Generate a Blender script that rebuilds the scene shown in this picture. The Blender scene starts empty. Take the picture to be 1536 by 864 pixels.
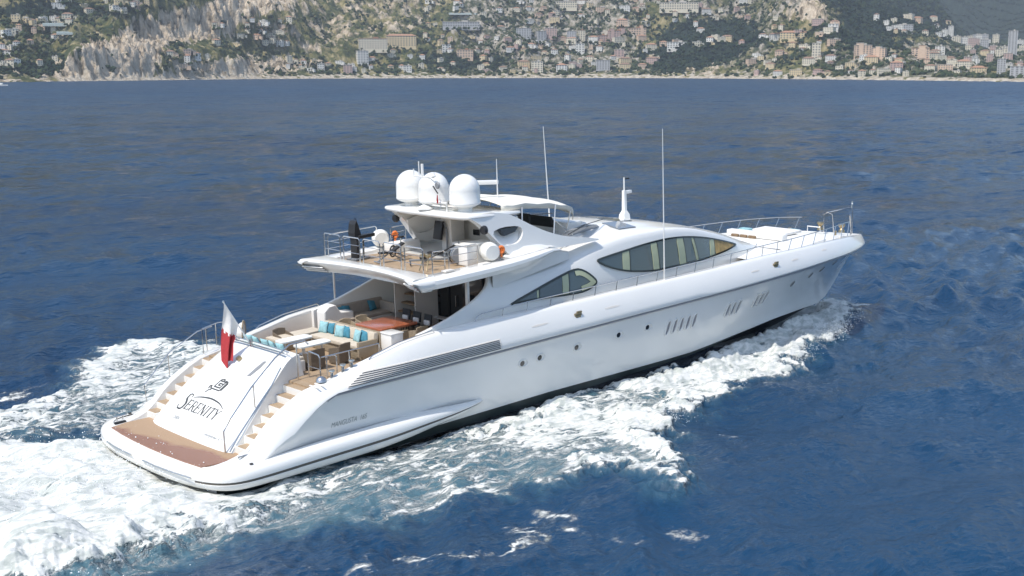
import bpy, bmesh, math, random
import numpy as np
from mathutils import Matrix, Vector
from mathutils.geometry import tessellate_polygon
random.seed(7)
rng = np.random.default_rng(11)
scn = bpy.context.scene
COL = scn.collection
R = math.radians

# ------------------------------------------------------------------ camera
FPX, HY = 1893.0, 102.83
CAM = np.array([-20.31, -42.30, 15.0]); YAW = 0.814; TAU = 0.040
PITCH = math.atan((432 - HY) / FPX)
_c, _s, _p, _q = math.cos(YAW), math.sin(YAW), math.cos(PITCH), math.sin(PITCH)
CR = np.array([_s, -_c, 0.0]); CF = np.array([_c * _p, _s * _p, -_q]); CU = np.array([_c * _q, _s * _q, _p])
cd = bpy.data.cameras.new('camera'); cam = bpy.data.objects.new('camera', cd); COL.objects.link(cam)
cd.sensor_width = 36.0; cd.lens = 36.0 * FPX / 1536.0; cd.clip_start = 1.0; cd.clip_end = 60000.0
cam.matrix_world = Matrix(((CR[0], CU[0], -CF[0], CAM[0]), (CR[1], CU[1], -CF[1], CAM[1]), (CR[2], CU[2], -CF[2], CAM[2]), (0, 0, 0, 1)))
scn.camera = cam

# ------------------------------------------------------------------ world and sun
SUN_EL, SUN_AZ = R(58), R(179)       # azimuth of the sun measured from +X (the yacht's bow) towards +Y
sd = Vector((math.cos(SUN_EL) * math.cos(SUN_AZ), math.cos(SUN_EL) * math.sin(SUN_AZ), math.sin(SUN_EL)))
w = bpy.data.worlds.new('World'); scn.world = w; w.use_nodes = True
nt = w.node_tree; bg = nt.nodes['Background']
sky = nt.nodes.new('ShaderNodeTexSky'); sky.sky_type = 'NISHITA'; sky.sun_disc = False
sky.sun_elevation = SUN_EL; sky.sun_rotation = math.pi / 2 - SUN_AZ
sky.altitude = 0; sky.air_density = 1.0; sky.dust_density = 0.8; sky.ozone_density = 1.4
nt.links.new(sky.outputs[0], bg.inputs[0]); bg.inputs[1].default_value = 0.15
sl = bpy.data.lights.new('sun', 'SUN'); sl.energy = 3.5; sl.angle = R(0.6); sl.color = (1.0, 0.945, 0.865)
so = bpy.data.objects.new('sun', sl); COL.objects.link(so)
so.rotation_euler = (-sd).to_track_quat('-Z', 'Y').to_euler(); so.location = (0, 0, 80)
scn.view_settings.view_transform = 'Standard'; scn.view_settings.look = 'None'
scn.view_settings.exposure = 0.60; scn.view_settings.gamma = 1.0
scn.render.engine = 'CYCLES'
scn.cycles.max_bounces = 6; scn.cycles.volume_bounces = 0; scn.cycles.transparent_max_bounces = 12
scn.cycles.caustics_reflective = False; scn.cycles.caustics_refractive = False
scn.cycles.use_denoising = True

# ------------------------------------------------------------------ tagging
def tag(o, label=None, cat=None, group=None, kind=None):
    if label: o['label'] = label
    if cat: o['category'] = cat
    if group: o['group'] = group
    if kind: o['kind'] = kind
    return o

TB = Matrix.Rotation(-TAU, 4, 'Y')     # the yacht runs with its bow raised by a little over two degrees

# camera-model helpers used to read sizes off the photograph
TBn = np.array(TB.to_3x3())
def ray(u, v): return CF + (u - 768) / FPX * CR + (432 - v) / FPX * CU
def loc_ray(u, v): return TBn.T @ CAM, TBn.T @ ray(u, v)
def at(u, v, x=None, y=None, z=None):
    o, r = loc_ray(u, v)
    i, val = (0, x) if x is not None else ((1, y) if y is not None else (2, z))
    return tuple(o + (val - o[i]) / r[i] * r)

# ------------------------------------------------------------------ mesh helper
class MB:
    def __init__(s): s.bm = bmesh.new()
    def v(s, p): return s.bm.verts.new(p)
    def face(s, vs, mi=0):
        try:
            f = s.bm.faces.new(vs); f.material_index = mi; return f
        except ValueError: return None
    def box(s, c, size, rz=0, bev=0.0, rot=None, mi=0, seg=2):
        t = bmesh.new(); bmesh.ops.create_cube(t, size=1.0)
        for q in t.verts: q.co = Vector((q.co.x * size[0], q.co.y * size[1], q.co.z * size[2]))
        if bev > 0: bmesh.ops.bevel(t, geom=list(t.edges), offset=bev, segments=seg, affect='EDGES', profile=0.6)
        m = rot if rot is not None else Matrix.Rotation(rz, 3, 'Z')
        s._merge(t, m, Vector(c), mi); return s
    def _merge(s, t, m, c, mi):
        mp = {}
        for q in t.verts: mp[q] = s.bm.verts.new(m @ q.co + c)
        for f in t.faces:
            g = s.bm.faces.new([mp[q] for q in f.verts]); g.material_index = mi
        t.free()
    def tube(s, pts, r, n=6, mi=0, closed=False, cap=True):
        P = [Vector(p) for p in pts]; rings = []; N = len(P)
        rr = r if isinstance(r, (list, tuple)) else [r] * N
        for i, p in enumerate(P):
            a = P[i - 1] if (i > 0 or closed) else P[i]; b = P[(i + 1) % N] if (i < N - 1 or closed) else P[i]
            d = (b - a).normalized(); up = Vector((0, 0, 1)) if abs(d.z) < 0.95 else Vector((1, 0, 0))
            e = d.cross(up).normalized(); f = e.cross(d)
            rings.append([s.v(p + (e * math.cos(t) + f * math.sin(t)) * rr[i]) for t in [2 * math.pi * k / n for k in range(n)]])
        for i in range(N if closed else N - 1):
            A, B = rings[i], rings[(i + 1) % N]
            for k in range(n): s.face([A[k], A[(k + 1) % n], B[(k + 1) % n], B[k]], mi)
        if cap and not closed:
            s.face(rings[0][::-1], mi); s.face(rings[-1], mi)
        return s
    def loft(s, rings, closed=False, cap=False, mi=0, mif=None):
        V = [[s.v(p) for p in r] for r in rings]
        for i in range(len(V) - 1):
            n = len(V[i])
            for k in range(n if closed else n - 1):
                a, b, c, d = V[i][k], V[i][(k + 1) % n], V[i + 1][(k + 1) % n], V[i + 1][k]
                s.face([a, b, c, d], mif(i, k) if mif else mi)
        if cap:
            s.face(V[0][::-1], mi); s.face(V[-1], mi)
        return s
    def lathe(s, prof, c, n=24, mi=0, axis='Z'):
        rings = []
        for r_, h in prof:
            ring = []
            for k in range(n):
                t = 2 * math.pi * k / n; a, b = r_ * math.cos(t), r_ * math.sin(t)
                p = (a, b, h) if axis == 'Z' else ((h, a, b) if axis == 'X' else (a, h, b))
                ring.append((c[0] + p[0], c[1] + p[1], c[2] + p[2]))
            rings.append(ring)
        return s.loft(rings, closed=True, cap=True, mi=mi)
    def prism(s, loops, f, a, b, mi=0):
        """loops: outer outline (and holes) in 2-D; f(p, t) gives the 3-D point on side t"""
        tri = tessellate_polygon([[Vector((p[0], p[1], 0)) for p in l] for l in loops])
        flat = [p for l in loops for p in l]
        A = [s.v(f(p, a)) for p in flat]; B = [s.v(f(p, b)) for p in flat]
        for t in tri:
            s.face([A[i] for i in t], mi); s.face([B[i] for i in reversed(t)], mi)
        o = 0
        for l in loops:
            n = len(l)
            for k in range(n):
                i, j = o + k, o + (k + 1) % n
                s.face([A[i], A[j], B[j], B[i]], mi)
            o += n
        return s
    def build(s, name, mats, parent=None, smooth=35, merge=0.0, label=None):
        if merge: bmesh.ops.remove_doubles(s.bm, verts=s.bm.verts, dist=merge)
        bmesh.ops.recalc_face_normals(s.bm, faces=s.bm.faces)
        me = bpy.data.meshes.new(name); s.bm.to_mesh(me); s.bm.free()
        for m in (mats if isinstance(mats, (list, tuple)) else [mats]): me.materials.append(m)
        if smooth:
            for p in me.polygons: p.use_smooth = True
            me.set_sharp_from_angle(angle=R(smooth))
        o = bpy.data.objects.new(name, me); COL.objects.link(o)
        if parent is not None: o.parent = parent
        if label: o['label'] = label
        return o

def np_mesh(name, co, quads, mats, smooth=True, attrs=None, mi=None, tris=False):
    me = bpy.data.meshes.new(name); k = quads.shape[1]
    me.vertices.add(len(co)); me.vertices.foreach_set('co', co.astype(np.float32).ravel())
    me.loops.add(quads.size); me.loops.foreach_set('vertex_index', quads.astype(np.int32).ravel())
    me.polygons.add(len(quads)); me.polygons.foreach_set('loop_start', np.arange(0, quads.size, k, dtype=np.int32))
    me.polygons.foreach_set('use_smooth', np.full(len(quads), smooth))
    if mi is not None: me.polygons.foreach_set('material_index', mi.astype(np.int32))
    me.update(calc_edges=True)
    for a, val in (attrs or {}).items():
        at_ = me.attributes.new(a, 'FLOAT', 'POINT'); at_.data.foreach_set('value', val.astype(np.float32).ravel())
    for m in mats: me.materials.append(m)
    o = bpy.data.objects.new(name, me); COL.objects.link(o); return o

def S(*pts):
    """smooth monotone interpolation through (x, value) knots"""
    X = [p[0] for p in pts]; Y = [p[1] for p in pts]; n = len(X)
    d = [(Y[i + 1] - Y[i]) / (X[i + 1] - X[i]) for i in range(n - 1)]
    m = [d[0]] + [0 if d[i - 1] * d[i] <= 0 else 2 * d[i - 1] * d[i] / (d[i - 1] + d[i]) for i in range(1, n - 1)] + [d[-1]]
    def f(x):
        if x <= X[0]: return Y[0]
        if x >= X[-1]: return Y[-1]
        i = max(k for k in range(n - 1) if X[k] <= x); h = X[i + 1] - X[i]; t = (x - X[i]) / h
        return ((2 * t**3 - 3 * t**2 + 1) * Y[i] + (t**3 - 2 * t**2 + t) * h * m[i] + (-2 * t**3 + 3 * t**2) * Y[i + 1] + (t**3 - t**2) * h * m[i + 1])
    return f

# ------------------------------------------------------------------ materials
def mat(name, col, rough=0.5, metal=0.0, coat=0.0, noise=0.0, scale=6.0, bump=0.0, bscale=40.0, spec=0.5, emit=None):
    m = bpy.data.materials.new(name); m.use_nodes = True; n = m.node_tree; b = n.nodes['Principled BSDF']
    b.inputs['Base Color'].default_value = (*col, 1); b.inputs['Roughness'].default_value = rough
    b.inputs['Metallic'].default_value = metal; b.inputs['Coat Weight'].default_value = coat
    b.inputs['Coat Roughness'].default_value = 0.08
    b.inputs['Specular IOR Level'].default_value = spec
    tc = n.nodes.new('ShaderNodeTexCoord')
    if noise:
        t = n.nodes.new('ShaderNodeTexNoise'); t.inputs['Scale'].default_value = scale; t.inputs['Detail'].default_value = 5
        n.links.new(tc.outputs['Object'], t.inputs['Vector'])
        r = n.nodes.new('ShaderNodeMapRange'); r.inputs[1].default_value = 0.3; r.inputs[2].default_value = 0.7
        r.inputs[3].default_value = 1 - noise; r.inputs[4].default_value = 1 + noise * 0.6
        n.links.new(t.outputs[0], r.inputs[0])
        x = n.nodes.new('ShaderNodeVectorMath'); x.operation = 'SCALE'; x.inputs[0].default_value = col
        n.links.new(r.outputs[0], x.inputs['Scale']); n.links.new(x.outputs[0], b.inputs['Base Color'])
    if bump:
        t = n.nodes.new('ShaderNodeTexNoise'); t.inputs['Scale'].default_value = bscale; t.inputs['Detail'].default_value = 4
        n.links.new(tc.outputs['Object'], t.inputs['Vector'])
        u = n.nodes.new('ShaderNodeBump'); u.inputs['Strength'].default_value = bump; u.inputs['Distance'].default_value = 0.05
        n.links.new(t.outputs[0], u.inputs['Height']); n.links.new(u.outputs[0], b.inputs['Normal'])
    return m

def teak(name, c1, c2, axis=1, wet=False):
    m = mat(name, c1, 0.65); n = m.node_tree; b = n.nodes['Principled BSDF']
    tc = n.nodes.new('ShaderNodeTexCoord')
    wv = n.nodes.new('ShaderNodeTexWave'); wv.bands_direction = 'Y' if axis == 1 else 'X'; wv.inputs['Scale'].default_value = 3.2
    wv.inputs['Distortion'].default_value = 0.0
    n.links.new(tc.outputs['Object'], wv.inputs['Vector'])
    lt = n.nodes.new('ShaderNodeMath'); lt.operation = 'LESS_THAN'; lt.inputs[1].default_value = 0.06
    n.links.new(wv.outputs['Fac'], lt.inputs[0])
    t = n.nodes.new('ShaderNodeTexNoise'); t.inputs['Scale'].default_value = 1.3; t.inputs['Detail'].default_value = 8; t.inputs['Distortion'].default_value = 0.4
    mp = n.nodes.new('ShaderNodeMapping'); mp.inputs['Scale'].default_value = (1.0, 0.6, 1)
    n.links.new(tc.outputs['Object'], mp.inputs[0]); n.links.new(mp.outputs[0], t.inputs['Vector'])
    mx = n.nodes.new('ShaderNodeMix'); mx.data_type = 'RGBA'
    mx.inputs[6].default_value = (*c1, 1); mx.inputs[7].default_value = (*c2, 1)
    rp = n.nodes.new('ShaderNodeMapRange'); rp.inputs[1].default_value = 0.42; rp.inputs[2].default_value = 0.58
    if wet:     # the aft part of the platform is wet and darker, with a ragged border
        sp = n.nodes.new('ShaderNodeSeparateXYZ'); n.links.new(tc.outputs['Object'], sp.inputs[0])
        a = n.nodes.new('ShaderNodeMath'); a.operation = 'MULTIPLY_ADD'; a.inputs[1].default_value = -0.42; a.inputs[2].default_value = 1.13
        n.links.new(sp.outputs[0], a.inputs[0])
        a2 = n.nodes.new('ShaderNodeMath'); a2.operation = 'MULTIPLY_ADD'; a2.inputs[1].default_value = -0.075
        n.links.new(sp.outputs[1], a2.inputs[0]); n.links.new(a.outputs[0], a2.inputs[2])
        a3 = n.nodes.new('ShaderNodeMath'); a3.operation = 'MULTIPLY_ADD'; a3.inputs[1].default_value = 0.5
        n.links.new(t.outputs[0], a3.inputs[0]); n.links.new(a2.outputs[0], a3.inputs[2])
        rp.inputs[1].default_value = 0.5; rp.inputs[2].default_value = 0.62
        n.links.new(a3.outputs[0], rp.inputs[0])
        rr = n.nodes.new('ShaderNodeMapRange'); rr.inputs[3].default_value = 0.65; rr.inputs[4].default_value = 0.25
        n.links.new(rp.outputs[0], rr.inputs[0]); n.links.new(rr.outputs[0], b.inputs['Roughness'])
    else: n.links.new(t.outputs[0], rp.inputs[0])
    n.links.new(rp.outputs[0], mx.inputs[0])
    m2 = n.nodes.new('ShaderNodeMix'); m2.data_type = 'RGBA'; m2.inputs[7].default_value = (c1[0] * 0.45, c1[1] * 0.42, c1[2] * 0.4, 1)
    n.links.new(mx.outputs[2], m2.inputs[6]); n.links.new(lt.outputs[0], m2.inputs[0])
    n.links.new(m2.outputs[2], b.inputs['Base Color'])
    return m

M = dict(
    gel=mat('white_gelcoat', (0.80, 0.79, 0.755), 0.18, coat=0.5, noise=0.03, scale=0.35),
    gel2=mat('satin_white', (0.78, 0.77, 0.74), 0.45, noise=0.04, scale=2),
    cream=mat('cream_panel', (0.70, 0.66, 0.60), 0.5, noise=0.04, scale=2),
    boot=mat('dark_bottom_paint', (0.022, 0.035, 0.035), 0.35, noise=0.3, scale=2),
    anti=mat('antifouling', (0.01, 0.016, 0.03), 0.4),
    steel=mat('polished_steel', (0.62, 0.60, 0.57), 0.22, metal=1.0),
    strip=mat('dark_rubber_strip', (0.10, 0.09, 0.075), 0.45),
    groove=mat('grey_rub_rail', (0.30, 0.30, 0.32), 0.35, metal=0.4),
    slot=mat('slot_grey', (0.50, 0.51, 0.51), 0.5),
    glass=mat('dark_tinted_glass', (0.045, 0.075, 0.085), 0.03, coat=1.0),
    glassd=mat('black_glass', (0.012, 0.014, 0.016), 0.06, coat=0.6),
    wframe=mat('window_seal', (0.02, 0.03, 0.03), 0.3),
    mull=mat('pale_window_post', (0.44, 0.47, 0.31), 0.45),
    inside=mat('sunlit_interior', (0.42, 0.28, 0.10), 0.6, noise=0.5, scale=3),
    teak=teak('teak_deck', (0.42, 0.31, 0.20), (0.36, 0.26, 0.165)),
    teakx=teak('teak_platform', (0.40, 0.27, 0.165), (0.28, 0.13, 0.072), axis=1, wet=True),
    rattan=mat('brown_woven_rattan', (0.17, 0.13, 0.09), 0.7, noise=0.25, scale=40, bump=0.6, bscale=120),
    rattanl=mat('pale_woven_rattan', (0.36, 0.29, 0.20), 0.7, noise=0.2, scale=40, bump=0.6, bscale=120),
    blackf=mat('black_fabric', (0.02, 0.021, 0.023), 0.7, noise=0.3, scale=20),
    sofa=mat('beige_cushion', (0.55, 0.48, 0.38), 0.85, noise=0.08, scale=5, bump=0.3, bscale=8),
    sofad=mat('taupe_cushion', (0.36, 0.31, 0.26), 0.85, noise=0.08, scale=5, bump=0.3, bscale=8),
    aqua=mat('aqua_fabric', (0.27, 0.47, 0.50), 0.85, noise=0.2, scale=8, bump=0.4, bscale=10),
    teal=mat('deep_teal_fabric', (0.05, 0.21, 0.29), 0.85, noise=0.2, scale=8, bump=0.4, bscale=10),
    redwood=mat('varnished_redwood', (0.40, 0.12, 0.055), 0.18, coat=0.6, noise=0.22, scale=3),
    whitet=mat('white_table_top', (0.80, 0.79, 0.74), 0.35, noise=0.03, scale=4),
    canvas=mat('cream_canvas', (0.74, 0.71, 0.62), 0.8, noise=0.05, scale=3, bump=0.3, bscale=3),
    maroon=mat('maroon_cloth', (0.42, 0.035, 0.04), 0.8, noise=0.15, scale=10),
    whitec=mat('white_cloth', (0.76, 0.74, 0.70), 0.8, noise=0.08, scale=8),
    dark=mat('dark_metal', (0.03, 0.03, 0.032), 0.4, metal=0.3),
    grey=mat('grey_plastic', (0.22, 0.23, 0.24), 0.5),
    orange=mat('orange_plastic', (0.80, 0.20, 0.04), 0.5),
    ink=mat('dark_lettering', (0.10, 0.10, 0.09), 0.35, metal=0.5),
    greyl=mat('grey_lettering', (0.32, 0.34, 0.33), 0.35, metal=0.3),
    brown=mat('brown_leather', (0.20, 0.13, 0.07), 0.6, noise=0.2, scale=6),
    screen=mat('smoked_screen', (0.14, 0.16, 0.18), 0.08, coat=1.0),
    shine=mat('bronze_fitting', (0.38, 0.30, 0.18), 0.3, metal=0.9),
)
# ------------------------------------------------------------------ noise fields as periodic tiles
def spec_tile(N, L, lo, hi, beta, seed, wind=None, choppy=False):
    """random periodic height field (N x N over L metres) holding wavelengths lo..hi"""
    r = np.random.default_rng(seed); k = np.fft.fftfreq(N, L / N) * 2 * np.pi
    KX, KY = np.meshgrid(k, k, indexing='ij'); K = np.hypot(KX, KY); K[0, 0] = 1
    A = K ** (-beta); lam = 2 * np.pi / K
    A *= 1 / (1 + (lo / lam) ** 8) / (1 + (lam / hi) ** 8); A[0, 0] = 0
    if wind is not None:
        c = (KX * math.cos(wind) + KY * math.sin(wind)) / K; A = A * (0.22 + 0.78 * c * c)
    F = A * (r.normal(size=(N, N)) + 1j * r.normal(size=(N, N)))
    h = np.real(np.fft.ifft2(F)); s = h.std(); out = [h / s]
    if choppy:
        for KK in (KX, KY): out.append(np.real(np.fft.ifft2(-1j * KK / K * F)) / s)
    return out if choppy else out[0]
def samp(T, L, x, y, rot=0.0):
    N = T.shape[0]; c, s = math.cos(rot), math.sin(rot)
    u = (x * c + y * s) / L * N; v = (-x * s + y * c) / L * N
    i = np.floor(u).astype(int); j = np.floor(v).astype(int); a = u - i; b = v - j
    a = a * a * (3 - 2 * a) * 0.5 + a * 0.5; b = b * b * (3 - 2 * b) * 0.5 + b * 0.5
    i0, i1, j0, j1 = i % N, (i + 1) % N, j % N, (j + 1) % N
    return (T[i0, j0] * (1 - a) + T[i1, j0] * a) * (1 - b) + (T[i0, j1] * (1 - a) + T[i1, j1] * a) * b
def sstep(a, b, x):
    t = np.clip((x - a) / (b - a), 0, 1); return t * t * (3 - 2 * t)
def poly_sd(x, y, P):
    """signed distance to polygon, positive inside"""
    P = np.array(P, float); d = np.full(x.shape, 1e9); ins = np.zeros(x.shape, bool)
    for k in range(len(P)):
        a, b = P[k], P[(k + 1) % len(P)]; e = b - a
        t = np.clip(((x - a[0]) * e[0] + (y - a[1]) * e[1]) / (e @ e + 1e-9), 0, 1)
        d = np.minimum(d, np.hypot(x - a[0] - t * e[0], y - a[1] - t * e[1]))
        c = ((a[1] > y) != (b[1] > y)) & (x < e[0] * (y - a[1]) / (e[1] + 1e-12) + a[0]); ins ^= c
    return np.where(ins, d, -d)

# ------------------------------------------------------------------ the sea
WIND = R(75)
T1 = spec_tile(512, 160, 5.0, 26, 1.75, 1, WIND, True)
T2 = spec_tile(512, 61, 1.5, 6.0, 1.7, 2, WIND + 0.25, True)
T3 = spec_tile(512, 23, 0.35, 1.7, 1.6, 3, WIND - 0.3, True)
TN = spec_tile(512, 64, 0.5, 20, 1.6, 4)
TB2 = spec_tile(512, 40, 0.5, 5, 1.6, 5)
TS = spec_tile(512, 48, 1.2, 9, 2.0, 9)
def sea_disp(x, y, r):
    """height and sideways shift of the undisturbed sea; fine bands fade out where they could not be seen"""
    f2 = 1 - .75 * sstep(80, 170, r) - .25 * sstep(170, 500, r); f3 = 1 - sstep(50, 95, r)
    g = 0.75 + 0.35 * samp(TN, 64 * 9, x, y)
    g = np.clip(g, .3, 1.5)
    h = 0.17 * samp(T1[0], 160, x, y) + (0.15 * samp(T2[0], 61, x, y, .5)) * f2 * g + 0.046 * samp(T3[0], 23, x, y, 1.1) * f3 * g
    dx = 0.13 * samp(T1[1], 160, x, y); dy = 0.13 * samp(T1[2], 160, x, y)
    a, b = samp(T2[1], 61, x, y, .5), samp(T2[2], 61, x, y, .5); c, s = math.cos(.5), math.sin(.5)
    dx += 0.06 * f2 * (a * c - b * s); dy += 0.06 * f2 * (a * s + b * c)
    return h, dx, dy
HULLW = S((1, 4.3), (26, 4.0), (31, 3.6), (36, 2.8), (40, 2.0), (44, 1.1), (47, 0.3), (50, 0.05))
STB = [(2, -3.6), (12, -3.9), (26, -3.4), (36, -2.2), (44, 0.2), (51, 2.0), (50.2, 0.9), (48.6, -0.9), (46.9, -2.0), (44.6, -2.6), (42.6, -3.3), (41, -4.0), (38.2, -5.0),
       (36.3, -6.0), (34.4, -7.0), (31.5, -7.2), (27.4, -7.6), (23.5, -8.3), (21, -9.0), (20.2, -10.4), (18.4, -11.3), (16.9, -12.8), (15.0, -14.4), (13.2, -15.4), (11.9, -14.9), (13.4, -12.6),
       (14.4, -11.8), (12.0, -11.9), (8.8, -11.4), (5.5, -10.2), (3, -9.2), (0.5, -8.2), (-3, -9.2), (-14, -12.5), (-14, -5)]
WASH = [(1.6, 3.9), (-1.2, 6.9), (-5, 9.2), (-12, 11.5), (-40, 14), (-40, -14), (-12, -9.6), (-6.4, -8.0), (-3.3, -6.9), (-1.1, -5.9), (1.8, -5.2), (3.4, -4.6), (2.6, -2)]
PORT = [(14.6, 17.6), (13.6, 19.2), (12.2, 21.6), (10.6, 22.0), (8.2, 19.8), (5.6, 16.2), (3.0, 13.9), (0.2, 12.6), (-3, 13.6), (-10, 17), (-40, 24), (-40, 12), (-1.6, 7.0), (3, 4.5), (10, 4.6), (20, 5.2), (24, 9), (19, 13)]
PSTB = [(x, -y) for x, y in STB if x > 24]
BLOBS = [(5.9, -14.9, 1.5, .35, .55), (7.4, -14.6, .5, 1.1, .5), (8.9, -13.9, .5, .8, .5), (9.6, -15.9, .4, 1.0, .38), (3.0, -13.6, .8, .5, .5), (1.0, -12.4, .7, .5, .45), (11.0, -17.2, .4, 1.0, .4), (-1.0, -12.9, .9, .5, .45), (1.2, 16.2, 3.0, .5, .6), (4.2, -14.2, .9, .4, .5), (21.5, -12.0, .5, 1.2, .3)]
def wake(x, y, spacing_fade=1.0):
    """foam density, aeration and extra height of the disturbed water"""
    n1 = samp(TN, 64, x, y); n2 = samp(TN, 19, x, y, .7)
    wx = x + 0.45 * n1 + .25 * n2; wy = y + 0.45 * samp(TN, 50, x, y, 2.1) + .3 * samp(TN, 13, x, y, 1.2)
    dS = poly_sd(wx, wy, STB); dW = poly_sd(wx, wy, WASH); dP = poly_sd(wx, wy, PORT); dQ = poly_sd(wx, wy, PSTB)
    hw = np.interp(x, np.linspace(0, 51, 103), [HULLW(t) for t in np.linspace(0, 51, 103)])
    off = np.abs(y) - hw                                     # distance outboard of the hull
    crest = np.exp(-((dS - 0.75) / 0.75) ** 2)               # the breaking outer edge
    patchy = 0.5 + 0.5 * np.clip(samp(TN, 90, x, y, .3), -1.4, 1.4) / 1.4
    inner = 0.47 + 0.28 * patchy
    far_aft = sstep(10, 2, x) * sstep(-5.2, -8.5, y)
    D1 = sstep(-.3, .9, dS) * np.clip(inner + 0.45 * crest * sstep(11, 20, x) + 0.13 * sstep(18, 32, x) + .12 * sstep(38, 44, x) - .30 * far_aft - .17 * sstep(-7, -11, y) * sstep(21, 16, x) * (1 - crest), 0, 1)
    D2 = sstep(-.6, 1.2, dW) * 1.05
    D3 = sstep(-.4, 1.2, dP) * (0.47 + 0.25 * patchy + .25 * np.exp(-((dP - .9) / .9) ** 2) * sstep(6, 10, y))
    D4 = sstep(-.3, .9, dQ) * .9
    D = np.maximum.reduce([D1, D2, D3, D4])
    for cx, cy, sx, sy, a in BLOBS:
        D = np.maximum(D, a * 1.25 * np.exp(-((wx - cx) / sx) ** 2 - ((wy - cy) / sy) ** 2))
    aer = np.maximum.reduce([sstep(-1.6, 2.0, dS) * .8, sstep(-1.5, 1, dW), sstep(-1.5, 2, dP) * .7])
    b1 = samp(TB2, 40, x, y); b2 = samp(TB2, 17, x, y, .9)
    s1 = samp(TS, 48, x, y, .4); s2 = samp(TS, 21, x, y, 1.7)
    bill = np.clip(1.1 + .55 * s1 + .3 * s2, 0, 2.4) * .42 + .02 * b1               # billowy, rounded lumps
    aft = sstep(2.6, -2, x)
    H = 0.0 * x
    H += sstep(-1.5, 2.2, dW) * (0.42 * aft + 0.62 * bill * sstep(2.2, -1.5, x) + .16 * bill)
    H += (0.34 * crest * sstep(9, 14, x) + .07 * bill) * sstep(-.8, .5, dS)
    H += 0.42 * np.exp(-((x - 13.2) / 2.6) ** 2 - ((y + 14.2) / 1.5) ** 2)
    H += np.exp(-(np.maximum(off, 0) / 2.2) ** 2) * np.interp(x, [4, 12, 20, 28, 34, 40, 44, 48, 51], [0, .12, .35, .55, .75, .75, .6, .35, 0])
    H += .30 * np.exp(-((dP - 1.2) / 1.2) ** 2) * sstep(5, 10, y) + .09 * bill * sstep(-.5, 1, dP)
    inside = sstep(.2, -.9, off) * ((x > 1.5) & (x < 46))    # keep water out of the boat
    H = H * (1 - inside) - 0.9 * inside
    D = np.where(x > 56, 0, D)
    return D, aer, H, crest * sstep(-.2, .3, dS)

def build_sea():
    # graded fan of quads round the viewpoint: fine near, coarse far, out past the horizon
    px = 1.45
    nr = 640; inv = np.concatenate([np.linspace(1 / 24.0, 1 / 2300.0, nr), 1 / np.array([2500., 2900, 3500, 4500, 6000])]); rr = 1 / inv
    az = np.linspace(-0.62, 0.62, 1250); az = np.concatenate([np.linspace(-math.pi, -0.66, 60), az, np.linspace(0.66, math.pi, 60)])
    Rr, A = np.meshgrid(rr, az, indexing='ij')
    a = YAW - A
    x = CAM[0] + Rr * np.cos(a); y = CAM[1] + Rr * np.sin(a)
    h, dx, dy = sea_disp(x, y, Rr)
    near = (Rr < 110)
    D = np.zeros_like(x); AE = np.zeros_like(x); H = np.zeros_like(x); C = np.zeros_like(x)
    D[near], AE[near], H[near], C[near] = wake(x[near], y[near])
    calm = 1 - 0.6 * np.clip(D, 0, 1)
    z = h * calm * (1 - sstep(1500, 2500, Rr)) + H
    X = x - dx * calm * .8; Y = y - dy * calm * .8
    co = np.stack([X, Y, z], -1).reshape(-1, 3)
    n0, n1 = x.shape; I = np.arange(n0 * n1).reshape(n0, n1)
    q = np.stack([I[:-1, :-1], I[:-1, 1:], I[1:, 1:], I[1:, :-1]], -1).reshape(-1, 4)[:, ::-1]
    # an inner disc closes the fan under the viewpoint
    return np_mesh('sea', co, q, [sea_material()], attrs=dict(foam=D, aer=AE, crest=C))

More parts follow.
